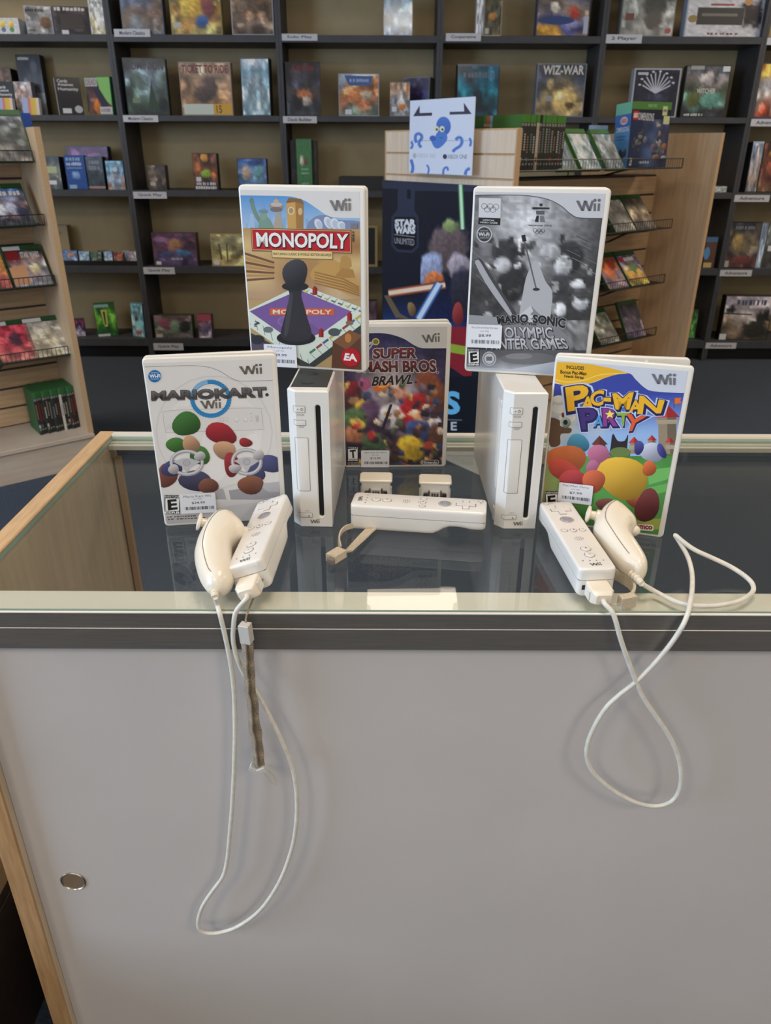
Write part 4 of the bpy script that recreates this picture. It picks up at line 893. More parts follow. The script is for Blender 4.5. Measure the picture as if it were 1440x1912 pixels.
def hand_controller(label, zoom, outline_px, medial_px, tail_px, tilt, seam_k, seam_rng, stick_px, trig_px, relief_px, plug_remote, cable_pts, stick_ax, bup, bdn):
    ox, oy, sc = zoom; Z = lambda p: (ox + p[0] / sc, oy + p[1] / sc)
    base = atZ(*Z(tail_px), T + 0.0165)
    t = thing('hand_controller', label, 'game controller', (base.x, base.y, T), 0, 'curved white controllers')
    nrm = Vector((0, -math.sin(R(tilt)), math.cos(R(tilt))))
    U = lambda p: atP(*Z(p), base, nrm) - t.location
    out = [U(p) for p in crom(outline_px, 6, True)]; med = [U(p) for p in crom(medial_px, 4)]
    loops = inflate(out, med, nrm, bup, bdn)
    MB().loft(loops).build('body', YELLOWED, t, 60)
    sp = [loops[seam_k][i % len(out)] for i in range(*seam_rng)]
    MB().tube([p + nrm * 0.0001 for p in sp], 0.00035, 6).build('seam_line', SEAM, t)
    a = Vector(stick_ax).normalized(); p0 = U(stick_px) + nrm * 0.004
    def ax(p, prof, name, m_):
        u = a.cross(Vector((0, 0, 1))).normalized(); v = a.cross(u)
        return MB().loft([[p + a * h + (u * math.cos(2 * PI * j / 24) + v * math.sin(2 * PI * j / 24)) * r for j in range(24)] for r, h in prof]).build(name, m_, t, 50)
    st = ax(p0, [(0.0075, -0.006), (0.0070, 0.0005), (0.0050, 0.0012), (0.0046, 0.0062), (0.0086, 0.0072), (0.0095, 0.0084), (0.0093, 0.0096), (0.0072, 0.0103), (0.0068, 0.0097), (0.002, 0.0095)], 'thumb_stick', YELLOWED)
    tp = U(trig_px); L = []
    for k in range(9):
        th = PI * k / 8; L.append([tp + Vector((-0.0075 * math.cos(th), 0, 0)) + Vector((0, 0.006 * math.cos(2 * PI * j / 14), 0.0065 * math.sin(2 * PI * j / 14))) * max(math.sin(th), 0.02) for j in range(14)])
    MB().loft(L).build('trigger_button', YELLOWED, t, 60)
    r0, r1 = U(relief_px[0]), U(relief_px[1]); r1 = r1 - Vector((0, 0, 0)); pts = []; rad = []
    for k in range(25):
        u = k / 24; pts.append(r0.lerp(r1, u)); rad.append((0.0047 - 0.0014 * u) * (1.0 if (k // 3) % 2 == 0 else 0.74))
    MB().tube(pts, rad, 14).build('strain_relief', YELLOWED, t, 40)
    # plug pushed into the remote's tail
    M = Matrix.Translation(plug_remote.location) @ plug_remote.rotation_euler.to_matrix().to_4x4()
    m = MB(); m.M = Matrix.Translation(-t.location) @ M
    Ls = []
    for y, i in ((0.0, 0.0), (-0.014, 0.0), (-0.017, 0.0006), (-0.0215, 0.0026), (-0.0225, 0.0036)):
        Ls.append([(x, y, z + 0.0108) for x, z in rrect(0.021 - 2 * i, 0.0150 - 2 * i * 0.8, 0.002)])
    m.loft(Ls); pg = m.build('plug', YELLOWED, t, 35)
    for s_ in (-1, 1):
        m = MB(); m.M = Matrix.Translation(-t.location) @ M; m.box(s_ * 0.0104, s_ * 0.0116, -0.015, -0.004, 0.006, 0.0155); m.build('latch_button', WHITE, pg)
    end = M @ Vector((0, -0.022, 0.0100)); end2 = M @ Vector((0, -0.027, 0.0092))
    path = [r1 + t.location] + cable_pts + [end2, end]
    path = crom([tuple(p) for p in path], 5)
    MB().tube([Vector(p) - t.location for p in path], 0.0023, 10).build('cable', CORD, t, 60)
    return t
YH = F0 - 0.0045
hang = lambda pts, Y=YH: [atY(x, y, Y) for x, y in pts]
cable_l = [atZ(406, 1130, T + 0.004)] + [atY(411, 1148, F0 - 0.0035)] + hang([(421, 1190), (431, 1240), (437, 1290), (439, 1350), (438, 1420), (434, 1500), (429, 1560), (424, 1608), (416, 1637), (398, 1662), (380, 1689), (371, 1714), (372, 1734), (386, 1742), (412, 1741), (446, 1729), (486, 1699), (520, 1650), (543, 1592), (553, 1540), (554, 1482), (545, 1430), (525, 1380), (500, 1330), (480, 1295), (460, 1265), (445, 1235), (436, 1200), (436, 1170), (441, 1142)])
hand_controller('curved white controller lying left of the tilted remote, cable looping down the white door', (340, 900, 5.975),
    [(490, 385), (560, 405), (620, 455), (690, 525), (715, 585), (672, 628), (610, 655), (565, 712), (562, 800), (572, 900), (585, 1000), (582, 1090), (548, 1165), (480, 1215), (410, 1232), (330, 1222), (262, 1180), (205, 1100), (162, 980), (140, 850), (158, 740), (200, 640), (262, 535), (330, 450), (405, 398)],
    [(412, 1080), (386, 960), (372, 840), (400, 690), (460, 580), (545, 555), (620, 570)], (400, 1160), 7, 9, (94, 158), (290, 500), (690, 560), ((350, 1185), (372, 1290)), rl, cable_l, (-1, -0.15, 0.35), [0.0165, 0.018, 0.019, 0.020, 0.020, 0.016], [0.013, 0.015, 0.016, 0.017, 0.018, 0.015])
zt = lambda x, y, z: atZ(x, y, T + z)
cable_r = [zt(1223, 1104, 0.003), zt(1259, 1122, 0.0022), zt(1289, 1130, 0.0022), zt(1333, 1131, 0.0022), zt(1378, 1123, 0.0022), zt(1404, 1107, 0.003), zt(1406, 1092, 0.005), zt(1393, 1077, 0.008), zt(1366, 1059, 0.013), zt(1333, 1043, 0.019), zt(1300, 1028, 0.026), zt(1279, 1014, 0.031), zt(1262, 1000, 0.036), zt(1264, 1004, 0.0335), zt(1271, 1015, 0.029), zt(1285, 1041, 0.019), zt(1292.5, 1071, 0.011), zt(1292.5, 1104, 0.0075), zt(1288, 1131, 0.0062), atY(1285, 1145, F0 - 0.003)]
cable_r += hang([(1274, 1170), (1253, 1202), (1223, 1238), (1190, 1271), (1160, 1295), (1134, 1319), (1113, 1351), (1098, 1387), (1096, 1414), (1107, 1441), (1131, 1465), (1160, 1485), (1193, 1500), (1226, 1505), (1253, 1497), (1268, 1477), (1272, 1447), (1266, 1411), (1250, 1375), (1226, 1339), (1199, 1298), (1178, 1247), (1160, 1196)], F0 - 0.0085) + [atY(1146, 1148, F0 - 0.006)]
hand_controller('curved white controller lying right of the leaning remote, cable looping over the glass', (980, 900, 5.538),
    [(880, 258), (950, 275), (1050, 350), (1135, 435), (1150, 500), (1095, 552), (1100, 610), (1160, 700), (1225, 800), (1262, 880), (1255, 950), (1205, 985), (1140, 985), (1075, 935), (980, 870), (880, 760), (780, 620), (712, 520), (715, 450), (752, 380), (800, 310)],
    [(1165, 890), (1080, 770), (990, 650), (920, 530), (905, 430), (970, 410), (1060, 465)], (1170, 925), 9, 9, (84, 128), (735, 385), (1120, 500), ((1110, 945), (1212, 1052)), rr, cable_r, (-1, 0.25, 0.15), [0.0150, 0.0165, 0.018, 0.019, 0.019, 0.0155], [0.013, 0.015, 0.016, 0.017, 0.018, 0.015])

# ------------------------------------------------------------------ wrist straps (parts of the remotes they are tied to)
def spart(t, pts_fn, name, m_, smooth=60, parent=None):
    mb = pts_fn(); M = (Matrix.Translation(t.location) @ t.rotation_euler.to_matrix().to_4x4()).inverted()
    mb.v = [tuple(M @ Vector(v)) for v in mb.v]
    return mb.build(name, m_, parent or t, smooth)
def blk(c, ex, ey, ez, hx, hy, hz, b=0.0006):
    ex, ey, ez = [Vector(e).normalized() for e in (ex, ey, ez)]; m = MB(); Ls = []
    for k, i in ((-1, b), (-1 + b / hz, 0), (1 - b / hz, 0), (1, b)):
        Ls.append([Vector(c) + ex * (x * (hx - i)) + ey * (y * (hy - i)) + ez * (k * hz) for x, y in ((-1, -1), (1, -1), (1, 1), (-1, 1))])
    return m.loft(Ls)
# left remote: soiled strap hanging in front of the counter
cord = crom([tuple(to_world(rl, (0.012, -0.001, 0.011))), tuple(atZ(473, 1118, T + 0.003)), tuple(atY(463, 1142, F0 - 0.004)), tuple(atY(459.5, 1155, F0 - 0.007)), tuple(atY(459, 1168, F0 - 0.010))], 5)
spart(rl, lambda: MB().tube(cord, 0.0009, 6), 'strap_cord', STRAPD)['label'] = 'soiled thin strap cord'
c0 = atY(459.5, 1182, F0 - 0.011)
sl_ = spart(rl, lambda: blk(c0, (1, -0.25, 0), (0.25, 1, 0), (0.05, 0, -1), 0.0049, 0.0045, 0.0100), 'strap_slider', CLIP, 35)
cpts = [(460, 1198), (460.5, 1214), (461, 1230), (462, 1246), (463, 1262), (465, 1278), (467, 1295), (469, 1312), (471, 1330), (473, 1348), (475, 1365), (477, 1382), (479, 1400), (480.5, 1415), (482, 1430)]
rn = random.Random(3)
for k, (dx, dy, wd) in enumerate(((3, 0.0105, 0.0105), (-4.5, 0.0125, 0.0065))):
    pp = crom([tuple(atY(x + dx + rn.uniform(-1.6, 1.6), y, F0 - dy - (0.0022 if i % 2 else 0))) for i, (x, y) in enumerate(cpts)], 4)
    wds = [(1, -0.25 if k == 0 else -1.1, 0)] * len(pp)
    spart(rl, lambda: MB().ribbon(pp, (1, -0.25 if k == 0 else -1.0, 0), wd, 0.0014), 'wrist_strap', STRAPD, 30)['label'] = 'soiled woven wrist strap'
c1 = atY(482, 1434, F0 - 0.0115)
for s_ in (-1, 1): spart(rl, lambda: blk(c1 + Vector((s_ * 0.0038, -0.001 - 0.0005 * s_, 0.0010)), (1, 0, 0.5 * s_), (0, 1, 0), (-0.5 * s_, 0, 1), 0.0044, 0.0042, 0.0026, 0.0004), 'strap_end_clip', CLIP, 35)
lp_ = crom([tuple(atY(x, y, F0 - 0.003 + 0.0065)) for x, y in ((487, 1440), (495, 1447), (504, 1458), (516, 1466), (511, 1452), (505, 1441), (492, 1434))], 5)
spart(rl, lambda: MB().tube(lp_, 0.00055, 6), 'loose_thread', STRAPL)
# middle remote: cream strap on the glass
pa = crom([tuple(zt(x, y, z)) for x, y, z in ((706, 976, 0.004), (690, 990, 0.003), (668, 1012, 0.003), (648, 1031, 0.004))], 5)
spart(rc, lambda: MB().ribbon(pa, (1, 1.5, 0.1), 0.0125, 0.0018), 'wrist_strap', STRAPL, 30)['label'] = 'cream woven wrist strap'
for k in range(5): 
    off = Vector((0.0016, 0.0024, 0.0003)) * (k - 2) * 0.85
    spart(rc, lambda: MB().tube([Vector(p) + off + Vector((0, 0, 0.0010)) for p in pa], 0.0007, 5), 'strap_rib', STRAPL)
pb = crom([tuple(zt(x, y, z)) for x, y, z in ((684, 982, 0.004), (662, 981, 0.005), (642, 988, 0.006), (633, 1004, 0.006), (636, 1024, 0.006))], 5)
spart(rc, lambda: MB().ribbon(pb, (0.15, 0.2, 1), 0.0058, 0.0016), 'wrist_strap', STRAPL, 30)
cc_ = zt(628, 1037, 0.0055); d_ = (zt(640, 1030, 0.005) - zt(614, 1046, 0.005)).normalized()
sc_ = spart(rc, lambda: blk(cc_, d_, Vector((0, 0, 1)).cross(d_), (0, 0, 1), 0.0092, 0.0062, 0.0052, 0.0012), 'strap_slider', STRAPL, 35)
spart(rc, lambda: blk(cc_ - d_ * 0.0078 + Vector((0, -0.004, -0.001)), d_, Vector((0, 0, 1)).cross(d_), (0, 0, 1), 0.0024, 0.0036, 0.0034, 0.0006), 'slider_opening', SEAM)
# right remote: strap folded round between remote and controller
pc = crom([tuple(zt(x, y, z)) for x, y, z in ((1146, 1070, 0.008), (1160, 1078, 0.006), (1178, 1090, 0.006), (1184, 1103, 0.006), (1179, 1116, 0.006), (1172, 1124, 0.006))], 6)
spart(rr, lambda: MB().ribbon(pc, (0, 0, 1), 0.0110, 0.0026), 'wrist_strap', STRAPL, 30)['label'] = 'cream woven wrist strap'
spart(rr, lambda: MB().tube([Vector(p) + Vector((0, 0, 0.0046)) for p in pc], 0.0009, 6), 'strap_rib', SEAM)
spart(rr, lambda: blk(zt(1171, 1122, 0.006), (1, 0.35, 0), (-0.35, 1, 0), (0, 0, 1), 0.0080, 0.0040, 0.0062), 'strap_slider', STRAPL, 35)
pd = crom([tuple(zt(x, y, z)) for x, y, z in ((1106, 1106, 0.006), (1117, 1118, 0.003), (1132, 1127, 0.002), (1148, 1129, 0.003), (1160, 1126, 0.005))], 5)
spart(rr, lambda: MB().tube(pd, 0.0007, 6), 'strap_cord', STRAPL)

# ------------------------------------------------------------------ two plug-in adapters behind the middle remote
def adapter(label, px, rz):
    p = atZ(px[0], px[1], T + 0.030)
    t = thing('remote_adapter', label, 'adapter', (p.x, p.y, T), rz, 'small white plug-in adapters')
    W, D, H = 0.0345, 0.024, 0.030
    m = MB(); Ls = []
    for z, i in ((0, 0.001), (0.001, 0), (H - 0.004, 0)): Ls.append([(x, y + D / 2 + 0.001, z) for x, y in rrect(W - 2 * i, D - 2 * i, 0.003)])
    m.loft(Ls); m.build('housing', CASEW, t, 35)
    m = MB(); Ls = []
    for z, i in ((H - 0.004, 0.0008), (H - 0.003, 0), (H - 0.0012, 0), (H, 0.0012)): Ls.append([(x, y + D / 2 + 0.001, z) for x, y in rrect(W + 0.004 - 2 * i, D + 0.0015 - 2 * i, 0.003)])
    m.loft(Ls); m.build('top_cover', YELLOWED, t, 35)
    MB().box(-0.013, 0.013, 0.0006, 0.004, 0.002, 0.0165).build('socket_recess', SEAM, t)
    pl = MB().box(-0.0062, 0.0062, -0.0012, 0.003, 0.003, 0.0185); pl.build('connector', CLIP, t)
    for s_ in (-1, 1):
        MB().box(s_ * 0.0062 + (0 if s_ > 0 else -0.0015), s_ * 0.0062 + (0.0015 if s_ > 0 else 0), -0.0015, 0.003, 0.004, 0.0195).build('connector_guard', METAL, t)
        MB().box(s_ * 0.0115 - 0.002, s_ * 0.0115 + 0.002, -0.0006, 0.003, 0.004, 0.0150).build('latch_slot', GREYP, t)
        MB().slab(0.0042, 0.011, -0.001, 0.0012, 0.0012, 0.0005, -0.0021, 0.006).build('side_latch', CASEW, t).matrix_local = Matrix.Translation((s_ * (W / 2 + 0.0004), 0.0125, 0)) @ Matrix.Rotation(s_ * PI / 2, 4, 'Z')
    for k in range(3): MB().box(-0.004 + k * 0.003, -0.002 + k * 0.003, -0.0016, 0, 0.010, 0.0165).build('contact_pin', METAL, t)
    return t
adapter('left one of the two small white adapters behind the middle remote', (702, 897), R(-1))
adapter('right one of the two small white adapters behind the middle remote', (813, 901), R(-3))
# ------------------------------------------------------------------ maple gondolas with slatted faces
GU = Vector((0.79, 0.613, 0)).normalized(); GN = Vector((GU.y, -GU.x, 0)); GR = math.atan2(GU.y, GU.x)
GTOP, GDEP, GWID = 1.217, 0.27, 0.69
SLAT = {}
def slat(parent, x0, x1, y, z0, m, face='front'):
    key = (round(x1 - x0, 3), m.name)
    if key not in SLAT:
        mm = MB(); ln = x1 - x0; mm.loft([[(0, 0.006, z + dz) for z, dz in ((0, 0), (0.07, 0))] + [(0, 0, 0.0685), (0, 0, 0.0015)], [(ln, 0.006, z) for z in (0, 0.07)] + [(ln, 0, 0.0685), (ln, 0, 0.0015)]])
        o = mm.build('slat', m, parent); SLAT[key] = o.data
    else: o = link('slat', SLAT[key], parent)
    if face == 'front': o.location = (x0, y, z0)
    else: o.location = (y, x1, z0); o.rotation_euler = (0, 0, -PI / 2)
    return o
class Gondola:
    def __init__(s, label, origin, length, ctop=GTOP):
        s.o = Vector(origin); s.L = length
        s.t = thing('gondola_display', label, 'display rack', s.o, GR)
        s.M = Matrix.Translation(s.o) @ Matrix.Rotation(GR, 4, 'Z'); s.I = s.M.inverted(); t = s.t
        MB().box(0.02, length - 0.02, GDEP + 0.007, GWID - GDEP - 0.007, 0.13, ctop - 0.004).build('core_panel', GREYP, t)
        z = 0.14
        while z + 0.07 < ctop + 0.002:
            slat(t, 0.021, length - 0.021, GDEP, z, SLATW); z += 0.0763
        s.ztop = z
        sl(0.0, length, -0.002, GWID, 0.0, 0.118, 0.001).build('base', BASEW, t)
        sl(0.001, length - 0.001, -0.012, GWID, 0.119, 0.136, 0.002).build('base_deck', BASEW, t)
        for k, x in enumerate((0.0, length - 0.02)):
            sl(x, x + 0.02, 0.002, GWID - 0.002, 0.136, GTOP, 0.001).build('end_fin', FINW, t)
            sl(x - 0.0003, x + 0.0203, -0.001, 0.002, 0.1365, GTOP + 0.0005, 0.0008).build('fin_edge_band', WOODE, t)
    def loc(s, px, py, axis, val):
        """pixel -> local point on the plane where local x (axis 0), y (1) or z (2) is val"""
        n = [GU, Vector((-GN.x, -GN.y, 0)), Vector((0, 0, 1))][axis]
        q = s.o + n * val
        return s.I @ atP(px, py, q, n)
    def world(s, p): return s.M @ Vector(p)
def wire_shelf(g, label, x0, x1, yf, zb, group, h=0.034, dp=None):
    t = thing('wire_shelf', label, 'wire shelf', g.world((x0, yf, zb)), GR, group)
    ln = x1 - x0; dp = dp or GDEP - yf
    m = MB(); m.tube([(0, 0, 0), (ln, 0, 0)], 0.0022, 6); m.tube([(0, 0, h), (ln, 0, h)], 0.0020, 6)
    m.tube([(0, 0, 0), (0, 0, h)], 0.002, 6); m.tube([(ln, 0, 0), (ln, 0, h)], 0.002, 6); m.build('lip_rail', WIRE, t)
    m = MB(); k = 1
    while k * 0.016 < ln: m.tube([(k * 0.016, 0, 0), (k * 0.016, 0, h)], 0.0011, 4); k += 1
    m.build('lip_wires', WIRE, t)['kind'] = 'stuff'
    m = MB(); m.box(0.0, ln, 0.001, dp - 0.001, -0.0035, -0.0015); m.build('tray', WIRE, t)
    for bx in (0.18 * ln, 0.80 * ln):
        m = MB(); m.tube([(bx, dp * 0.25, -0.004), (bx, dp * 0.85, -0.06), (bx, dp - 0.003, -0.065), (bx, dp - 0.003, -0.004)], 0.003, 6); m.tube([(bx + 0.012, dp * 0.25, -0.004), (bx + 0.012, dp * 0.85, -0.06)], 0.003, 6); m.build('bracket', WIRE, t)
    return t
def tinted_box(name, dims, cols, parent=None, extra=None, material=None):
    """upright box, base centred on x, front at y=0; cols: front, left, right, top, back ; extra: list of (x0,z0,x1,z1,col) marks on the front"""
    wd, dp, h = dims; x0, x1 = -wd / 2, wd / 2
    V = [(x0, 0, 0), (x1, 0, 0), (x1, 0, h), (x0, 0, h), (x0, dp, 0), (x1, dp, 0), (x1, dp, h), (x0, dp, h)]
    F = [(0, 1, 2, 3), (4, 0, 3, 7), (1, 5, 6, 2), (3, 2, 6, 7), (5, 4, 7, 6), (4, 5, 1, 0)]; C = list(cols) + [cols[-1]] * (6 - len(cols))
    for a, b, c, d, cc in (extra or []):
        n = len(V); V += [(x0 + a * wd, -0.0002, b * h), (x0 + c * wd, -0.0002, b * h), (x0 + c * wd, -0.0002, d * h), (x0 + a * wd, -0.0002, d * h)]; F.append((n, n + 1, n + 2, n + 3)); C.append(cc)
    me = bpy.data.meshes.new(name); me.from_pydata(V, [], F); me.materials.append(material or PRINT_BOX)
    at = me.color_attributes.new('Ink', 'FLOAT_COLOR', 'CORNER'); buf = []
    for f, c in zip(F, C): buf += list(lin(c)) * len(f)
    at.data.foreach_set('color', buf)
    return link(name, me, parent)
GREENC = (74, 132, 54)
def disc_case(label, loc, rz, lean, pal, seed, group, band=(44, 78, 44), title=None, tcol=(230, 226, 220), marks=None, foil=False, blank=None, wd=0.135):
    """a film-style game case seen by its front"""
    o = tinted_box('disc_case', (wd, 0.013, 0.171), (band, band, band, band, band)); tag(o, label, 'game case', group)
    o.location = loc; o.rotation_euler = (-lean, 0, rz)
    P = Print(wd * 1000, 171, lambda x, y: (x * wd / 0.135, y)); P.rect(0, 0, 135, 171, band)
    if blank: P.rect(3, 22, 132, 168, blank)
    else: P.field(3, 22, 132, 168, 20, 22, artfn(pal, seed), [(m_[1], m_[2], m_[3], m_[4], m_[5]) for m_ in (marks or []) if m_[0] == 'ball'], seed, 4, 0.35)
    P.rect(3, 16, 132, 22, mix3(band, (20, 30, 20), 0.25))
    if title == '~': P.dashes((14, 30, 121, 50), tcol, seed)
    elif title: P.text(title, (14, 30, 121, 50), tcol, 0.03)
    for mk in [q for q in (marks or []) if q[0] != 'ball']: getattr(P, mk[0])(*mk[1:])
    p = P.build('cover_sheet', o, PRINT_FOIL if foil else PRINT_GLOSS); p.location = (-wd / 2, -0.0004, 0)
    return o
def spine_case(label, loc, rz, w, cap, body, seed, group, tilt=0.0):
    rn = random.Random(seed); ex = [(0.0, 0.86, 1, 1.0, cap), (0.12, 0.80, 0.88, 0.85, mix3(body, (210, 206, 200), 0.55))]
    tc = rn.choice(((170, 160, 150), (196, 190, 182), (150, 120, 96), (150, 60, 56), (120, 126, 136))); z = 0.30 + rn.random() * 0.12; e = 0.60 + rn.random() * 0.16
    while z < e: ex.append((0.30, z, 0.72, z + 0.03, tc)); z += 0.045
    ex.append((0.25, 0.10, 0.75, 0.14, mix3(body, (220, 216, 210), 0.6)))
    if rn.random() < 0.3: ex.append((0.15, 0.16, 0.85, 0.24, rn.choice(((140, 40, 36), (180, 170, 160), (90, 100, 120)))))
    o = tinted_box('disc_case', (w, 0.135, 0.171), (body, mix3(cap, (20, 30, 20), 0.3), mix3(cap, (20, 30, 20), 0.3), cap, cap), None, ex); tag(o, label, 'game case', group)
    o.location = loc; o.rotation_euler = (tilt, 0, rz)
    return o
# ---- right gondola
GA = Gondola('maple gondola display rack with a space poster on its end, right of the middle', (0.414, 2.662, 0), 1.208, 1.06)
# its slatted end, poster and sign
for k in range(14):
    z = GTOP - 0.0745 * (k + 1)
    if z > 0.14: slat(GA.t, 0.0, 0.672, -0.0065, z, SLATP, 'side')
def end_print(name, label, cat, w, h, y_left, zb, off, thick, m, pmat, fm_zoom):
    """flat printed sheet on the gondola's slatted end; y_left = local y of its left edge"""
    t = thing(name, label, cat, GA.world((off, y_left, zb)), GR - PI / 2)
    MB().slab(w, h, 0.0, thick, 0.002, 0.0004).build('backing_board', m, t)
    ox, oy, sc = fm_zoom
    def fm(x, y):
        p = GA.loc(ox + x / sc, oy + y / sc, 0, off); return ((y_left - p.y) * 1000, (zb + h - p.z) * 1000)
    return t, Print(w * 1000, h * 1000, fm, (0.5, 0.5, w * 1000 - 0.5, h * 1000 - 0.5))
tl = GA.loc(766, 188, 0, -0.045); br = GA.loc(881, 328, 0, -0.045)
t, P = end_print('paper_sign', 'white paper sign with two arrows and a blue octopus on the gondola end', 'sign', tl.y - br.y, tl.z - br.z, tl.y, br.z, -0.045, 0.002, CASEW, PRINT, (680, 160, 4.5))
P.clip = (0.3, 0.3, P.w - 0.3, P.h - 0.3); BL = (84, 128, 206); BL2 = (66, 104, 184)
P.poly([(380, 90), (940, 60), (940, 780), (380, 780)], (214, 222, 240))
for pts in ([(412, 258), (468, 165), (468, 230), (572, 226), (572, 252)], [(905, 238), (838, 142), (842, 216), (720, 220), (720, 244)]): P.poly(pts, (62, 64, 82))
P.line([(395, 462), (890, 462)], 4, (128, 140, 176))
P.ell(668, 340, 62, 80, BL, BL2); P.ell(650, 430, 50, 50, BL); P.poly(crom([(560, 425), (600, 440), (630, 470), (670, 440), (700, 430), (690, 470), (640, 520), (600, 525), (570, 480)], 4, True), BL); P.ell(578, 442, 28, 24, BL2)
for ex in (608, 656): P.ell(ex, 364, 22, 26, (222, 222, 190)); P.ell(ex + 4, 368, 9, 11, (70, 70, 90))
P.line([(634, 432), (648, 442), (662, 432)], 5, (60, 76, 130))
for pts, wd in ((((440, 480), (430, 430), (455, 400), (490, 430), (460, 480), (480, 520)), 26), (((770, 455), (800, 430), (825, 460), (810, 505), (770, 530), (745, 555)), 26), (((395, 470), (410, 500), (392, 530)), 20), (((885, 440), (900, 470), (890, 510)), 20), (((528, 665), (545, 700), (535, 750)), 16), (((665, 750), (670, 700), (700, 685), (705, 715)), 18), (((395, 620), (412, 690), (395, 745)), 26), (((850, 750), (862, 710), (890, 695)), 26)):
    P.line(crom(pts, 4), wd, BL)
P.ell(425, 588, 15, 22, (176, 184, 196)); P.text('XBOX 360', (446, 572, 600, 604), (176, 184, 196), 0.0); P.ell(680, 596, 18, 21, (66, 70, 88)); P.text('XBOX ONE', (702, 578, 866, 614), (96, 102, 120), 0.0)
o = P.build('sign_print', t, PRINT); o.location = (0, -0.0003, 0)
tl = GA.loc(714, 336, 0, -0.012); zb_ = 0.125
t, P = end_print('poster', 'dark blue poster with crossed light beams and white lettering on the gondola end', 'poster', tl.y - 0.012, tl.z - zb_, tl.y, zb_, -0.012, 0.003, GREYP, PRINT, (700, 320, 6.375))
P.poly([(60, 60), (1700, 60), (1700, 3700), (60, 3700)], (30, 34, 48)); P.poly([(60, 60), (1700, 60), (1700, 250), (480, 230), (470, 460), (520, 540), (525, 900), (450, 970), (270, 960), (195, 880), (200, 540), (275, 450), (275, 210), (60, 200)], (50, 58, 78)); P.poly([(240, 540), (480, 545), (500, 620), (500, 880), (440, 940), (280, 930), (225, 870), (225, 610)], (22, 25, 36)); P.rect(385, 215, 430, 330, (28, 32, 46))
for i in range(6): P.rect(120 + i * 190, 80, 220 + i * 190, 130, (40, 47, 64))
P.text('STAR', (245, 575, 478, 650), (220, 224, 232), 0.06); P.text('WARS', (245, 662, 478, 738), (220, 224, 232), 0.06); P.line([(232, 752), (480, 780)], 5, (190, 194, 204)); P.text('UNLIMITED', [(235, 785), (470, 808), (470, 884), (237, 858)], (170, 176, 188), -0.005)
nz = vnoise(61)
P.grid(100, 1480, 1700, 2200, 16, 8, lambda u, v: mix3((30, 34, 48), mix3((44, 78, 160), (24, 30, 60), nz(u * 6, v * 5)), min(1, v * 1.6 + 0.2 * u)))
P.field(545, 520, 1250, 1790, 44, 60, lambda u, v: mix3((30, 34, 48), (28, 40, 84), max(0, v * 1.6 - 0.75)), [(880, 900, 210, 300, (92, 80, 82), 8), (1010, 1120, 130, 150, (150, 140, 150), 0), (650, 1170, 130, 210, (140, 150, 178), 12), (700, 1290, 110, 80, (190, 110, 66)), (1050, 1420, 140, 260, (44, 44, 56), 0), (880, 640, 90, 76, (128, 146, 96))], 77, 26, 0.25)
for a, b, wd, c1, c2 in (((1020, 130), (1045, 690), 44, (92, 170, 104), (206, 236, 208)), ((165, 1450), (840, 1350), 66, (206, 112, 72), (240, 220, 196)), ((770, 1330), (520, 1760), 70, (92, 142, 214), (206, 224, 244))):
    P.line([a, b], wd * 1.5, mix3(c1, (30, 34, 48), 0.55)); P.line([a, b], wd * 1.1, c1); P.line([a, b], wd * 0.7, c2)
P.poly([(110, 1480), (170, 1470), (300, 1690), (420, 1760), (250, 1740)], (112, 96, 76)); P.ball(440, 1640, 50, 80, (150, 120, 76), -10, 0.15); P.ball(990, 1700, 70, 130, (170, 56, 54), 0, 0.1); P.poly([(900, 1850), (1180, 1850), (1150, 2500), (860, 2300)], (142, 40, 52)); P.poly([(900, 2050), (1180, 2100), (1170, 2200), (880, 2150)], (150, 176, 60)); P.poly([(700, 2460), (1700, 2400), (1700, 3400), (700, 3400)], (24, 27, 36))
P.text('S', (835, 2630, 1000, 2880), (110, 190, 236), 0.04); P.line([(300, 2945), (1040, 2960)], 8, (120, 140, 160)); P.text('E', (910, 2985, 975, 3080), (200, 206, 214), 0.02)
o = P.build('poster_print', t, PRINT_GLOSS); o.location = (0, -0.0004, 0)
# wire shelves on the long side of the right gondola
YFR = 0.075; GRP = 'wire shelves on the right gondola'
RS = []
for i, (px, py, lab) in enumerate(((1274, 313, 'topmost wire shelf on the right gondola, holding a boxed set'), (1254, 425, 'second wire shelf from the top on the right gondola'), (1240, 527, 'third wire shelf from the top on the right gondola'), (1224, 625, 'lowest wire shelf on the right gondola'))):
    e = GA.loc(px, py, 1, YFR); RS.append((e.x, e.z)); wire_shelf(GA, lab, 0.03, e.x, YFR, e.z, GRP, dp=0.42 if i == 0 else None)
gz = RS[0][1]
cols = [((196, 92, 60), (150, 80, 62)), ((120, 160, 206), (140, 176, 214))]
rn = random.Random(17)
gA0, gA1 = GA.loc(969, 300, 1, 0.09).x, GA.loc(1051, 300, 1, 0.09).x; gB0, gB1 = GA.loc(900, 300, 1, 0.262).x, GA.loc(972, 300, 1, 0.262).x
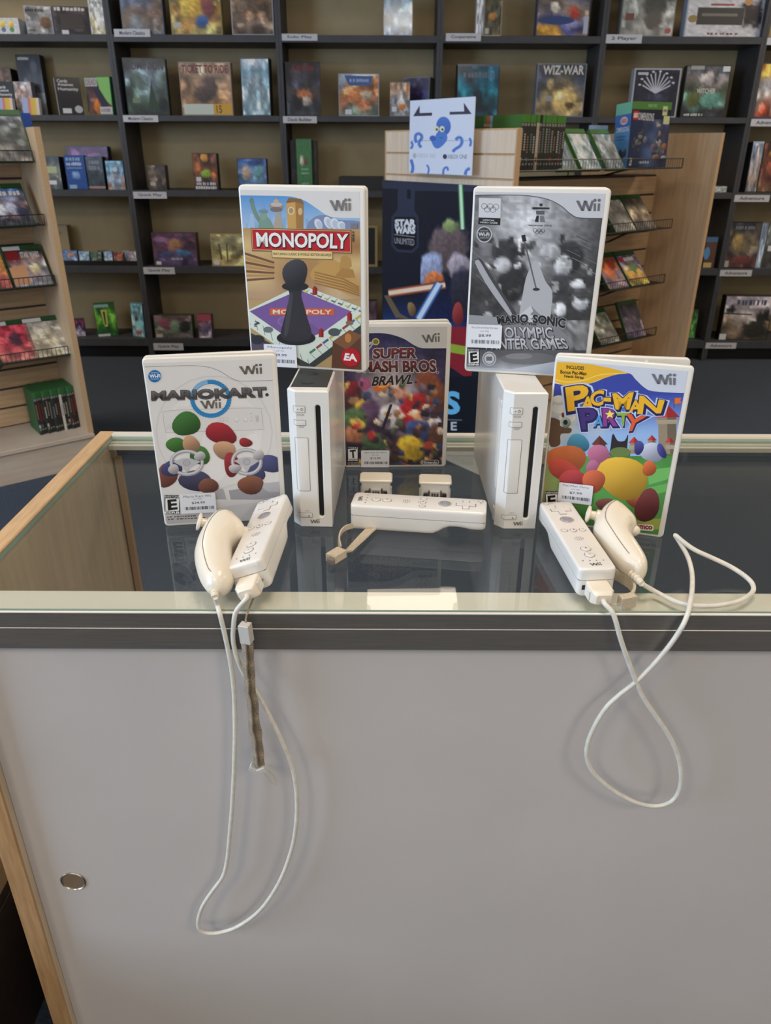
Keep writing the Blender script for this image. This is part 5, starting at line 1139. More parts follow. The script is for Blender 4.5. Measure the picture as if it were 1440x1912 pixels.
for k in range(28):
    front = k > 12; i, n_, a_, b_ = (k - 13, 15, gA0, gA1) if front else (k, 13, gB0, gB1); wv = (b_ - a_) / n_
    cap = (74, 132, 50) if k > 2 else ((60, 110, 52), (176, 92, 66), (132, 166, 208))[k]; body = (52, 47, 44) if k not in (0, 1, 2, 18) else ((110, 70, 60), (150, 84, 64), (150, 184, 218), (176, 160, 140))[(0, 1, 2, 18).index(k)]
    if k == 19: cap = (30, 34, 28)
    ordn = ('first', 'second', 'third', 'fourth', 'fifth', 'sixth', 'seventh', 'eighth', 'ninth', 'tenth', 'eleventh', 'twelfth', 'thirteenth', 'fourteenth', 'fifteenth')[i]
    lab = {0: 'first of the game cases in the back row on the top right shelf', 1: 'orange game case in the row of spines on the top right shelf', 2: 'pale blue game case in the row of spines on the top right shelf', 18: 'cream spined game case in the front row on the top right shelf', 19: 'game case with a black top in the front row on the top right shelf'}.get(k, 'green topped dark game case spine, %s from left in the top right shelf\'s front row' % ordn if front else 'green topped game case, %s from left in the back row above the gondola\'s end' % ordn)
    spine_case(lab, GA.world((a_ + wv * (i + 0.5), (0.09 if front else 0.262) + rn.random() * 0.002, gz)), GR, wv * 0.94, cap, body, 100 + k, 'game case spines on the top right shelf')
GRC = 'face-out game cases on the right gondola'
def rcase(px, row, label, pal, seed, lean=42, **kw):
    x, z = RS[row]; p = GA.loc(px, (313, 425, 527, 625)[row] - 5, 1, YFR + 0.014)
    return disc_case(label, GA.world((p.x, YFR + 0.014, z)), GR, R(lean), pal, seed, GRC, **kw)
G1 = [(150, 170, 176), (120, 140, 150), (90, 104, 110)]  # pale tones of the next three covers stand in for window glare
rcase(1062, 0, 'grey glossy game case next to the spines on the top right shelf', G1, 200, 38, wd=0.112, band=(78, 130, 58), foil=True)
rcase(1107, 0, 'glossy game case with pale window glare painted in, left of another, top right shelf', [(190, 206, 210), (170, 190, 200), (180, 196, 202)], 201, 38, wd=0.112, band=(78, 130, 58), foil=True)
rcase(1152, 0, 'glossy dark-trimmed game case beside the boxed set on the top right shelf', [(150, 160, 166), (84, 90, 96)], 202, 38, wd=0.112, band=(70, 120, 54), foil=True)
rcase(1172, 1, 'grey game case, left of the pair on the second right shelf', [(150, 146, 136), (66, 62, 60), (110, 106, 100), (150, 146, 138)], 203)
rcase(1211, 1, 'sand coloured game case, right of the pair on the second right shelf', [(70, 66, 60), (170, 150, 122), (130, 110, 92), (80, 76, 74)], 204)
rcase(1160, 2, 'orange and purple game case, left of the pair on the third right shelf', [(110, 60, 50), (196, 112, 62), (110, 90, 120), (150, 130, 120)], 205, marks=[('ball', 60, 90, 30, 40, (206, 110, 60)), ('ball', 90, 60, 24, 24, (150, 50, 44))])
rcase(1199, 2, 'violet and yellow game case, right of the pair on the third right shelf', [(90, 84, 130), (120, 110, 120), (196, 160, 70), (150, 130, 70)], 206, title='~', marks=[('rect', 8, 28, 40, 52, (176, 60, 60)), ('ball', 80, 90, 26, 24, (84, 120, 70)), ('ball', 50, 120, 24, 22, (206, 150, 70)), ('ball', 104, 118, 22, 26, (206, 160, 80))])
rcase(1145, 3, 'pale grey-green game case, left of the pair on the lowest right shelf', [(120, 124, 110), (160, 160, 146), (110, 112, 104), (130, 120, 110)], 207)
rcase(1192, 3, 'dark purple game case, right of the pair on the lowest right shelf', [(62, 56, 66), (74, 66, 78), (120, 104, 120), (80, 72, 96)], 208, 30)
# boxed building-brick game on the top shelf
p = GA.loc(1208, 303, 1, YFR + 0.03)
WB, HB, DB = 0.182, 0.232, 0.10
o = tinted_box('boxed_set', (WB, DB, HB), ((30, 34, 50), (84, 140, 206), (30, 34, 50), (86, 128, 60), (40, 40, 50)), None, None); tag(o, 'large boxed building brick game with a green top band, blue side', 'game box')
q = GA.world((p.x, YFR + 0.03, gz)); o.location = q; o.rotation_euler = (R(-4), 0, R(20))
P = Print(182, 232); nz = vnoise(71)
P.rect(0, 0, 182, 232, (28, 32, 50)); P.rect(0, 0, 182, 26, (86, 130, 58)); P.text('XBOX ONE', (72, 8, 112, 18), (180, 206, 160))
P.grid(2, 60, 180, 228, 14, 14, lambda u, v: mix3(mix3((36, 46, 78), (90, 140, 206), max(0, 1 - abs(u - 0.55) * 4) * nz(u * 4, v * 6) * 1.6), (110, 96, 110), nz(u * 8, v * 8) * 0.7 * min(1, u * 1.5)))
for i in range(26):
    a = random.Random(i); P.ball(110 + a.random() * 62, 60 + a.random() * 140, 5 + a.random() * 9, 5 + a.random() * 9, a.choice([(170, 140, 110), (90, 90, 140), (176, 110, 84), (60, 70, 90), (196, 190, 196), (90, 110, 80)]), hi=0.15)
for i in range(12):
    a = random.Random(40 + i); P.ball(20 + a.random() * 60, 100 + a.random() * 80, 5 + a.random() * 8, 5 + a.random() * 8, a.choice([(130, 130, 140), (150, 146, 120), (70, 74, 84)]), hi=0.15)
P.rect(8, 32, 32, 62, (196, 40, 44)); P.text('LEGO', (10, 40, 30, 54), (240, 236, 220), 0.05); P.text('DIMENSIONS', [(34, 38), (104, 40), (104, 66), (34, 62)], (206, 204, 206), 0.02)
P.rect(142, 14, 164, 46, (206, 206, 150)); P.rect(150, 48, 178, 76, (206, 206, 150)); P.dashes((145, 24, 161, 34), (60, 60, 60)); P.rect(8, 196, 20, 222, (214, 212, 210)); P.text('E', (11, 202, 17, 216), (20, 20, 20), 0.04); P.dashes((54, 206, 104, 216), (200, 204, 212), 0.02)
pp = P.build('front_print', o, PRINT_GLOSS); pp.location = (-WB / 2, -0.0004, 0)
P = Print(100, 232); P.rect(0, 0, 100, 232, (96, 156, 214)); P.rect(0, 0, 100, 40, (120, 190, 170)); P.rect(0, 40, 100, 96, (70, 116, 186)); P.ell(56, 62, 24, 14, (220, 200, 214)); P.text('LEGO', (40, 56, 72, 68), (196, 60, 80), 0.04); P.text('DIMENSIONS', (14, 84, 92, 100), (216, 228, 240), 0.02); P.rect(10, 116, 80, 119, (60, 96, 160)); P.rect(10, 126, 64, 129, (60, 96, 160))
for i in range(5): P.ball(20 + i * 15, 176 + 8 * (i % 2), 10, 14, ((60, 90, 120), (84, 96, 110), (50, 70, 100))[i % 3], hi=0.1)
pp = P.build('side_print', o, PRINT_GLOSS); pp.location = (-WB / 2 - 0.0004, DB, 0); pp.rotation_euler = (0, 0, -PI / 2)
o = tinted_box('disc_case', (0.10, 0.013, 0.15), ((150, 176, 214),) * 5); tag(o, 'pale blue game case standing behind the boxed set', 'game case'); pz = GA.loc(1112, 300, 1, 0.235); o.location = GA.world((pz.x, 0.232, gz)); o.rotation_euler = (0, 0, GR)
# ---- left gondola: front plane from the floor line, right end from the top corner of its fin
f0 = atZ(0, 909, 0)
best = None
for k in range(400):
    q = f0 + GU * (k * 0.005) + Vector((0, 0, GTOP)); d = q - CAM; wq = d.dot(FW); x = 720 + FPX * d.dot(RT) / wq
    if best is None or abs(x - 75) < best[0]: best = (abs(x - 75), q)
GB = Gondola('maple gondola display rack with wire shelves of games at the left edge', Vector((best[1].x, best[1].y, 0)) - GU * 1.2, 1.2)
YFL = 0.045; GRPL = 'wire shelves on the left gondola'; LS = []
for i, (px, py, lab) in enumerate(((40, 302, 'topmost wire shelf on the left gondola'), (50, 421, 'second wire shelf from the top on the left gondola'), (80, 534, 'third wire shelf from the top on the left gondola'), (100, 667, 'lowest wire shelf on the left gondola'))):
    e = GB.loc(px, py, 1, YFL); LS.append((py, e.z)); wire_shelf(GB, lab, 0.04, 1.172, YFL, e.z, GRPL)
GLC = 'face-out game cases on the left gondola'
def lcase(px, row, label, pal, seed, lean=40, **kw):
    py, z = LS[row]; p = GB.loc(px, py, 1, YFL + 0.012)
    return disc_case(label, GB.world((p.x, YFL + 0.012, z)), GR, R(lean), pal, seed, GLC, **kw)
lcase(24, 0, 'grey battle-scene game case on the top shelf of the left gondola', [(150, 150, 150), (110, 112, 104), (120, 116, 110), (140, 130, 120)], 301, 22, band=(96, 124, 88))
lcase(30, 1, 'blue and white game case on the second shelf of the left gondola', [(58, 88, 140), (140, 140, 160), (120, 96, 96), (70, 66, 70)], 302, title='~', marks=[('rect', 3, 4, 62, 20, (200, 200, 200)), ('ball', 40, 110, 20, 26, (206, 206, 214)), ('ball', 76, 100, 18, 22, (190, 190, 206)), ('ball', 106, 116, 18, 20, (60, 60, 80))])
lcase(-14, 2, 'yellow game case, half out of view on the third left shelf', [(206, 160, 80), (206, 150, 70), (170, 90, 80)], 303)
lcase(66, 2, 'dark game case with a red corner and white lettering on the third left shelf', [(34, 40, 66), (130, 90, 84), (170, 160, 160), (120, 120, 150)], 304, marks=[('rect', 3, 4, 62, 20, (200, 200, 200)), ('rect', 6, 24, 50, 60, (140, 40, 44)), ('text', 'STAR WARS', (56, 30, 120, 52), (210, 206, 196), 0.04), ('ball', 90, 100, 20, 22, (206, 190, 150)), ('poly', [(3, 90), (60, 80), (60, 160), (3, 165)], (206, 150, 110))])
lcase(38, 3, 'red game case, left of the pair on the lowest left shelf', [(190, 66, 80), (176, 60, 74), (196, 90, 90), (206, 120, 110)], 305, marks=[('rect', 3, 4, 62, 20, (206, 200, 196)), ('ball', 76, 80, 22, 30, (86, 50, 62)), ('line', [(56, 70), (90, 100)], 8, (80, 46, 56))])
lcase(101, 3, 'beige glossy game case, right of the pair on the lowest left shelf', [(190, 180, 166), (176, 164, 146), (206, 190, 160), (190, 170, 140)], 306, marks=[('rect', 3, 4, 70, 20, (206, 200, 196))], foil=False)
p = GB.loc(8, 232, 1, 0.19); o = tinted_box('disc_case', (0.30, 0.08, 0.14), ((40, 96, 190),) * 5, None, None, None); o.data.materials[0] = BLUEP; tag(o, 'translucent blue game cases wrapped together behind the top left case', 'game case'); o.location = GB.world((p.x - 0.06, 0.18, LS[0][1] + 0.012)); o.rotation_euler = (0, 0, GR)
# spines standing on the deck of the left gondola
a, b = GB.loc(74, 811, 2, 0.137), GB.loc(153, 799, 2, 0.137); n = 15
for k in range(n):
    w_ = (b.x - a.x) / n
    body = (48, 46, 48) if k != 9 else (196, 188, 176)
    ordn = ('first', 'second', 'third', 'fourth', 'fifth', 'sixth', 'seventh', 'eighth', 'ninth', 'tenth', 'eleventh', 'twelfth', 'thirteenth', 'fourteenth', 'fifteenth')[k]
    lab = 'pale spined game case in the row on the left gondola deck' if k == 9 else ('game case with a red and white spine on the left gondola deck' if k == 6 else 'green topped dark game case spine, %s from left on the left gondola\'s deck' % ordn)
    spine_case(lab, GB.world((a.x + w_ * (k + 0.5), (a.y + b.y) / 2 + 0.004 * (k % 3), 0.1365)), GR, w_ * 0.93, (58, 112, 62), body, 400 + (k if k != 6 else 77), 'game case spines on the left gondola deck')
# ------------------------------------------------------------------ wall of bookcases
YS = 4.5; SD = 0.29
BZ = [(atY(720, a, YS).z, atY(720, b, YS).z) for a, b in ((66, 80), (217, 228), (357, 369), (499, 512), (634, 648))]
UX = [atY(x, 72, YS).x for x in (205, 520, 822, 1128, 1429)]; stp = (UX[4] - UX[0]) / 4
UX = [UX[0] - stp] + UX + [UX[4] + stp]
HT = 2.25
BLAB = ['charcoal bookcase behind the left gondola, with party games', 'charcoal bookcase left of the red-bannered case', 'charcoal bookcase behind the red-bannered case, nearly empty', 'charcoal bookcase behind the gondola\'s paper sign', 'charcoal bookcase behind the boxed building brick game', 'charcoal bookcase at the right edge of the wall']
CASE_ = []
for b in range(6):
    x0, x1 = UX[b], UX[b + 1]; wd = x1 - x0
    t = thing('bookcase', BLAB[b], 'bookcase', (x0, YS, 0), 0, 'charcoal bookcases along the back wall'); CASE_.append(t)
    for x in (0, wd - 0.016): sl(x + 0.0005, x + 0.0155, 0, SD, 0, HT, 0.001).build('side_panel', SHELFB, t)
    MB().box(0.016, wd - 0.016, SD - 0.012, SD - 0.002, 0.0, HT).build('back_panel', BACKT, t)
    for zt_, zb_ in BZ + [(2.02, 1.985), (HT, HT - 0.03)]: sl(0.0165, wd - 0.0165, 0.0008, SD - 0.013, zb_, zt_, 0.001).build('shelf_board', SHELFB, t)
    MB().box(0.016, wd - 0.016, 0.045, 0.06, 0, BZ[4][1]).build('kick_board', SLOT, t)
def shelf_tag(bay, px0, py0, px1, py1, text):
    a = atY(px0, py0, YS - 0.004); b = atY(px1, py1, YS - 0.004); t = CASE_[bay]
    wd, h = b.x - a.x, a.z - b.z
    o = MB().box(0, wd, 0, 0.002, 0, h).build('shelf_label', TAG, t); o.location = (a.x - UX[bay], -0.0035, b.z)
    P = Print(wd * 1000, h * 1000); P.text(text, (wd * 150, h * 250, wd * 850, h * 720), (66, 68, 78), 0.02)
    p = P.build('label_lettering', o, PRINT); p.location = (0, -0.0003, 0)
for a in ((1, 212, 54, 281, 69, 'Modern Classics'), (1, 229, 215, 296, 228, 'Modern Classics'), (1, 248, 358, 312, 371, 'Quick Play'), (1, 267, 499, 327, 512, 'Quick Play'), (1, 286, 641, 343, 654, 'Quick Play'), (2, 526, 63, 593, 76, 'Solo Play'), (2, 528, 217, 592, 230, 'Deck Builder'),
          (3, 833, 62, 898, 77, 'Cooperative'), (4, 1133, 64, 1198, 81, '2 Player'), (5, 1404, 222, 1466, 236, 'Adventure'), (5, 1373, 364, 1436, 377, 'Adventure'), (5, 1346, 504, 1403, 516, 'Adventure'), (5, 1319, 640, 1374, 651, 'Adventure'), (5, 1434, 70, 1496, 84, 'Adventure')): shelf_tag(*a)
def gbox(bd, px0, px1, top, label, pal, side, seed, title=None, tc=(220, 214, 206), dp=0.06, yaw=0.0, back=0.012, left=None, draw=None, name='board_game', cat='board game', grp='board games on the bookcases', lean=3.0, lift=0.0, foil=False, flat=None):
    """a boxed game whose front spans px0..px1 on shelf bd (0 = highest in view) with its upper edge at pixel row top"""
    Y = YS + back; zt_ = BZ[bd][0] + lift
    yb = [66, 217, 357, 499, 634][bd]
    a = atY(px0, yb, Y); b = atY(px1, yb, Y); ztop = atY((px0 + px1) / 2, top, Y).z
    wd = (b.x - a.x) / max(math.cos(R(yaw)), 0.3); h = max(0.03, ztop - zt_)
    c = ((a.x + b.x) / 2, Y + abs(math.sin(R(yaw))) * wd / 2 + 0.003, zt_ + (0.0 if not lean else 0.0003))
    lf = left or side
    o = tinted_box(name, (wd, dp, h), (pal[0], lf, side, mix3(side, pal[0], 0.3), side)); tag(o, label, cat, grp)
    o.location = c; o.rotation_euler = (R(-lean), 0, R(yaw))
    W_, H_ = wd * 1000, h * 1000
    P = Print(W_, H_); P.rect(0, 0, W_, H_, side)
    bl = [(k[1] * W_, k[2] * H_, k[3] * W_, k[4] * H_, k[5]) for k in getattr(draw, 'ops', []) if k[0] == 'b']
    if flat and not bl: P.rect(W_ * 0.02, H_ * 0.02, W_ * 0.98, H_ * 0.98, flat)
    else: P.field(W_ * 0.02, H_ * 0.02, W_ * 0.98, H_ * 0.98, 22, 24, (lambda u, v: flat) if flat else artfn(pal, seed), bl, seed, W_ * 0.035, 0.35)
    if draw:
        u = lambda x, y: (x * W_, y * H_)
        draw(P, W_, H_)
    if title:
        q = title[1]; q = (q[0] * W_, q[1] * H_, q[2] * W_, q[3] * H_)
        if title[0] == '~': P.dashes(q, tc, seed)
        else: P.text(title[0], q, tc, 0.025)
    p = P.build('front_print', o, PRINT_FOIL if foil else PRINT_GLOSS); p.location = (-wd / 2, -0.0004, 0)
    return o
def D(*ops):
    """marks in fractions of the front: ('r',x0,y0,x1,y1,col) ('e',cx,cy,rx,ry,col) ('b' ball) ('t',text,x0,y0,x1,y1,col) ('l',x0,y0,x1,y1,w,col)"""
    def f(P, W_, H_):
        for k in ops:
            if k[0] == 'b': continue
            if k[0] == 'r': P.rect(k[1] * W_, k[2] * H_, k[3] * W_, k[4] * H_, k[5])
            elif k[0] == 'e': P.ell(k[1] * W_, k[2] * H_, k[3] * W_, k[4] * H_, k[5])
            elif k[0] == 'b': P.ball(k[1] * W_, k[2] * H_, k[3] * W_, k[4] * H_, k[5], hi=0.15)
            elif k[0] == 't' and k[1] == '~': P.dashes((k[2] * W_, k[3] * H_, k[4] * W_, k[5] * H_), k[6], int(W_ + k[3] * 99))
            elif k[0] == 't': P.text(k[1], (k[2] * W_, k[3] * H_, k[4] * W_, k[5] * H_), k[6], 0.02)
            elif k[0] == 'l': P.line([(k[1] * W_, k[2] * H_), (k[3] * W_, k[4] * H_)], k[5] * W_, k[6])
            elif k[0] == 'p': P.poly([(x * W_, y * H_) for x, y in k[1]], k[2])
    f.ops = ops
    return f
WH = (212, 214, 220); DK = (34, 34, 38); BR_ = (96, 72, 54)
# first row in view
gbox(0, -6, 38, 33, 'small white box with two little figures, far left of the top row', [WH, WH], (196, 198, 202), 1, flat=(204, 206, 210), draw=D(('b', 0.33, 0.4, 0.12, 0.22, (196, 176, 70)), ('b', 0.68, 0.4, 0.12, 0.22, (196, 170, 70)), ('e', 0.33, 0.72, 0.1, 0.16, (90, 110, 150)), ('e', 0.68, 0.72, 0.1, 0.16, (84, 140, 80))), dp=0.12)
gbox(0, 52, 98, 10, 'grey box with a pale spine and a brown ball, top left shelf', [(150, 148, 146), (140, 138, 138)], (190, 200, 214), 2, left=(196, 206, 218), yaw=12, dp=0.06, back=0.05, title=('~', (0.05, 0.08, 0.7, 0.2)), tc=(60, 56, 54), draw=D(('b', 0.72, 0.55, 0.24, 0.2, (112, 84, 62)), ('t', '~', 0.08, 0.78, 0.3, 0.86, (60, 58, 58))))
gbox(0, 104, 170, 10, 'dark brown box with a tan picture and white price tag, top left shelf', [(62, 52, 52), (50, 44, 46)], (96, 96, 112), 3, left=(120, 124, 140), yaw=10, title=('~', (0.05, 0.04, 0.95, 0.17)), draw=D(('r', 0.18, 0.28, 0.78, 0.8, (70, 60, 54)), ('b', 0.45, 0.5, 0.2, 0.16, (170, 136, 92)), ('b', 0.6, 0.66, 0.16, 0.12, (176, 146, 100)), ('b', 0.35, 0.4, 0.12, 0.1, (150, 116, 84)), ('r', 0.18, 0.84, 0.36, 0.98, WH)))
gbox(0, 171, 198, -2, 'tall slim white and yellow box at the end of the top left shelf', [(206, 206, 196), (190, 190, 196), (206, 196, 150)], (150, 152, 150), 4, dp=0.05, title=('~', (0.1, 0.05, 0.9, 0.13)), tc=(120, 126, 140))
gbox(0, 230, 308, -30, 'blue-grey box with harbour scene on the top shelf, next to the tags', [(90, 120, 160), (110, 104, 110), (110, 84, 66), (110, 124, 140)], (70, 76, 90), 5, draw=D(('r', 0.1, 0.88, 0.3, 0.97, WH)))
gbox(0, 321, 416, -35, 'yellow and blue crowd-covered box on the top shelf', [(60, 96, 160), (196, 160, 70), (176, 130, 70), (150, 140, 90)], (150, 130, 84), 6, draw=D(('b', 0.3, 0.5, 0.1, 0.2, (206, 176, 80)), ('b', 0.5, 0.45, 0.1, 0.22, (206, 166, 70)), ('b', 0.75, 0.5, 0.14, 0.22, (120, 66, 66)), ('b', 0.6, 0.75, 0.12, 0.14, (60, 90, 150)), ('r', 0.05, 0.76, 0.2, 0.86, (190, 186, 176))))
gbox(0, 434, 512, -28, 'brown village-scene box at the right end of its top shelf', [(120, 100, 86), (110, 86, 66), (150, 130, 112), (84, 66, 56)], (176, 176, 180), 7)
gbox(0, 716, 770, -14, 'glossy box with pale glare painted in, alone on the top shelf behind the sign', [(160, 190, 214), (120, 150, 176), (170, 190, 206), (110, 140, 170)], (50, 52, 60), 8, foil=True, dp=0.05)  # pale blue front stands in for glare on the box
gbox(0, 888, 902, -14, 'white box edge beside a cream framed box on the top shelf', [WH, (170, 170, 176)], (180, 180, 186), 9, dp=0.06)
gbox(0, 903, 935, -8, 'cream framed dark box on the top shelf, near the Cooperative tag', [(90, 84, 60), (60, 60, 54), (110, 100, 70)], (196, 186, 160), 10, dp=0.05, draw=D(('r', 0.0, 0.0, 1, 0.03, (200, 190, 166)), ('b', 0.5, 0.5, 0.24, 0.1, (170, 120, 60)), ('r', 0.08, 0.8, 0.3, 0.94, (180, 176, 166))))
gbox(0, 1000, 1098, -34, 'blue and orange fantasy box on the top shelf, right of the sign', [(176, 180, 206), (60, 76, 130), (150, 130, 110), (60, 66, 120), (206, 150, 60)], (66, 66, 90), 11, draw=D(('e', 0.4, 0.7, 0.32, 0.08, (50, 70, 120)), ('b', 0.7, 0.56, 0.1, 0.13, (170, 60, 50)), ('b', 0.36, 0.46, 0.08, 0.1, (206, 196, 180)), ('r', 0.9, 0.62, 0.99, 0.95, (176, 180, 196))))
gbox(0, 1157, 1256, -44, 'pale grey box with a dark machine, right of the 2 Player tag', [(170, 172, 166), (140, 142, 138), (150, 150, 146)], (120, 122, 120), 12, draw=D(('b', 0.62, 0.45, 0.24, 0.24, (60, 62, 58)), ('b', 0.6, 0.72, 0.18, 0.14, (52, 50, 48)), ('b', 0.86, 0.3, 0.1, 0.1, (66, 68, 62)), ('r', 0.08, 0.6, 0.24, 0.72, (110, 70, 60)), ('e', 0.9, 0.9, 0.06, 0.05, (150, 60, 56))))
gbox(0, 1277, 1424, -22, 'wide white box with a black picture strip on the top shelf', [(206, 206, 210), (190, 190, 196)], (170, 176, 190), 13, left=(150, 160, 180), yaw=3, flat=(200, 200, 206), draw=D(('r', 0.14, 0.38, 0.74, 0.74, (62, 60, 58)), ('r', 0.2, 0.5, 0.66, 0.56, (120, 116, 110)), ('b', 0.78, 0.5, 0.09, 0.3, (48, 40, 44)), ('b', 0.92, 0.5, 0.08, 0.3, (40, 38, 44)), ('e', 0.78, 0.24, 0.05, 0.09, (190, 140, 90)), ('r', 0.3, 0.3, 0.6, 0.34, (150, 60, 56)), ('t', '~', 0.3, 0.9, 0.7, 0.95, (120, 60, 56)), ('e', 0.09, 0.62, 0.06, 0.08, (150, 130, 80))))
# second row
CAH = 'party card game'
gbox(1, -8, 34, 127, 'dark brown box at the back, far left of the second row', [(80, 72, 66), (120, 96, 84), (70, 62, 58)], (40, 36, 34), 20, back=0.14, lift=0.12, dp=0.08)
gbox(1, -8, 33, 152, 'black box with white lettering, partly behind striped cards, far left', [DK, DK], (24, 24, 26), 21, flat=DK, back=0.09, draw=D(('t', 'Cards', 0.3, 0.12, 0.66, 0.2, WH), ('t', 'Against', 0.3, 0.22, 0.78, 0.32, WH), ('t', 'Humanity', 0.3, 0.34, 0.9, 0.44, WH)))
def stripes(P, W_, H_):
    for k, c in enumerate(((150, 170, 214), (150, 170, 214), (196, 120, 110), (206, 170, 70), (206, 180, 70), (206, 196, 190))): P.rect(W_ * k / 6, 0, W_ * (k + 1) / 6, H_, c)
gbox(1, -2, 26, 182, 'striped card pack, leftmost of two on the second row', [WH, WH], WH, 22, draw=stripes, dp=0.03, lean=10)
gbox(1, 46, 90, 101, 'tall dark box at the back of the second row with grey lower half', [(34, 34, 42), (44, 44, 54), (50, 50, 58), (120, 122, 124)], (28, 28, 32), 23, back=0.16, dp=0.06, title=('~', (0.08, 0.04, 0.55, 0.09)), draw=D(('r', 0, 0.62, 1, 1, (120, 122, 124)), ('b', 0.3, 0.45, 0.08, 0.08, (110, 116, 130)), ('b', 0.7, 0.2, 0.14, 0.1, (90, 90, 100))))
gbox(1, 34, 66, 152, 'white and brown picture box behind the striped card pack', [(190, 194, 206), (140, 112, 100), (180, 176, 180)], (140, 140, 150), 24, back=0.09, dp=0.05)
gbox(1, 44, 75, 182, 'striped card pack, right of the two on the second row', [WH, WH], WH, 25, draw=stripes, dp=0.03, lean=10)
gbox(1, 112, 152, 143, 'black box with white lettering and patterned yellow-white spine', [DK, DK], DK, 26, flat=(30, 31, 36), left=(190, 192, 196), yaw=24, dp=0.075, draw=D(('t', 'Cards', 0.1, 0.06, 0.5, 0.14, WH), ('t', 'Against', 0.1, 0.16, 0.72, 0.25, WH), ('t', 'Humanity', 0.1, 0.27, 0.9, 0.37, WH), ('e', 0.8, 0.84, 0.16, 0.1, (190, 192, 196)), ('r', 0.15, 0.82, 0.5, 0.95, WH)))
gbox(1, 160, 212, 142, 'purple and green box with white bands at the end of the second row', [(110, 60, 96), (50, 40, 50), (120, 76, 60)], (60, 120, 80), 27, yaw=-14, draw=D(('p', [(0.5, 0.02), (0.98, 0.02), (0.98, 0.75), (0.6, 0.5)], (130, 190, 110)), ('p', [(0.3, 0.3), (0.55, 0.3), (0.9, 0.76), (0.6, 0.8)], (40, 44, 66)), ('b', 0.42, 0.78, 0.14, 0.2, (176, 104, 50)), ('r', 0.02, 0.03, 0.5, 0.25, (176, 172, 176)), ('t', 'DEAD', 0.06, 0.07, 0.46, 0.21, (120, 116, 120)), ('r', 0.5, 0.78, 0.98, 0.97, (190, 186, 196)), ('t', '~', 0.54, 0.82, 0.94, 0.92, (120, 116, 120))))
gbox(1, 240, 316, 107, 'dark green castle-scene box with a pale blue spine, second row', [(40, 48, 56), (120, 140, 150), (70, 90, 76), (40, 50, 46)], (30, 36, 44), 28, left=(150, 170, 196), yaw=6, title=('DOMINION', (0.06, 0.07, 0.94, 0.2)), tc=(28, 36, 60), draw=D(('p', [(0.5, 0.9), (0.62, 0.4), (0.75, 0.9)], (50, 66, 54)), ('b', 0.86, 0.8, 0.1, 0.12, (28, 32, 34)), ('r', 0.14, 0.7, 0.32, 0.78, (120, 130, 110))))
gbox(1, 341, 436, 115, 'tan train-themed box with red lettering and a yellow corner, second row', [(170, 150, 130), (160, 130, 104), (150, 116, 84), (140, 104, 70)], (150, 130, 116), 29, title=('TICKET TO RIDE', (0.06, 0.06, 0.94, 0.2)), tc=(120, 40, 40), draw=D(('b', 0.58, 0.45, 0.16, 0.2, (86, 72, 66)), ('b', 0.45, 0.6, 0.22, 0.14, (76, 62, 56)), ('r', 0.04, 0.78, 0.62, 0.98, (196, 206, 196)), ('b', 0.3, 0.88, 0.12, 0.06, (60, 110, 66)), ('r', 0.62, 0.78, 0.98, 0.98, (206, 160, 50)), ('t', '15', 0.68, 0.81, 0.78, 0.95, (90, 60, 30))))
gbox(1, 453, 506, 107, 'glossy box with pale blue glare painted in, second row', [(190, 206, 220), (110, 150, 170), (170, 190, 200), (120, 150, 160)], (60, 60, 66), 30, foil=True, yaw=-6)  # glare on this front is painted as pale blue patches
gbox(1, 536, 600, 115, 'dark box with red lettering and a tiger-coloured picture, second row', [(44, 40, 46), (60, 62, 76), (70, 60, 60), (50, 56, 66)], (36, 36, 42), 31, yaw=5, title=('~', (0.2, 0.05, 0.8, 0.16)), tc=(120, 40, 44), draw=D(('b', 0.52, 0.62, 0.22, 0.13, (170, 104, 66)), ('b', 0.58, 0.72, 0.14, 0.08, (170, 160, 150)), ('b', 0.3, 0.75, 0.16, 0.14, (24, 26, 34))))
gbox(1, 633, 708, 137, 'square orange and blue box beside the small silver box', [(176, 190, 206), (170, 120, 80), (160, 96, 66), (96, 110, 100)], (150, 156, 166), 32, draw=D(('p', [(0.15, 0.04), (0.85, 0.06), (0.78, 0.28), (0.25, 0.28)], (70, 96, 150)), ('t', '~', 0.28, 0.12, 0.74, 0.2, (150, 176, 214)), ('b', 0.4, 0.55, 0.18, 0.16, (190, 120, 76)), ('b', 0.7, 0.5, 0.14, 0.14, (176, 160, 140)), ('r', 0.16, 0.84, 0.32, 0.96, WH)))
gbox(1, 728, 765, 153, 'small silver box with an orange label, left of the sign', [(196, 140, 100), (176, 170, 170), (150, 150, 156), (140, 142, 150)], (130, 130, 136), 33, foil=False, draw=D(('r', 0.1, 0.72, 0.34, 0.86, WH), ('b', 0.6, 0.72, 0.2, 0.1, (190, 120, 60))))
gbox(1, 752, 800, 143, 'dark violet box with a slanted grey side, half hidden by the sign', [(52, 46, 86), (46, 42, 80)], (120, 118, 118), 34, back=0.1, yaw=-24, dp=0.1)
gbox(1, 852, 930, 119, 'dark teal box with a ghostly figure on the cover, behind the sign', [(48, 54, 64), (30, 96, 120), (40, 130, 150), (30, 60, 76)], (40, 40, 52), 35, yaw=4, left=(52, 52, 66), title=('~', (0.14, 0.14, 0.86, 0.26)), tc=(90, 110, 124), draw=D(('b', 0.5, 0.66, 0.12, 0.24, (30, 44, 54)), ('r', 0, 0, 1, 0.04, (90, 100, 114))))
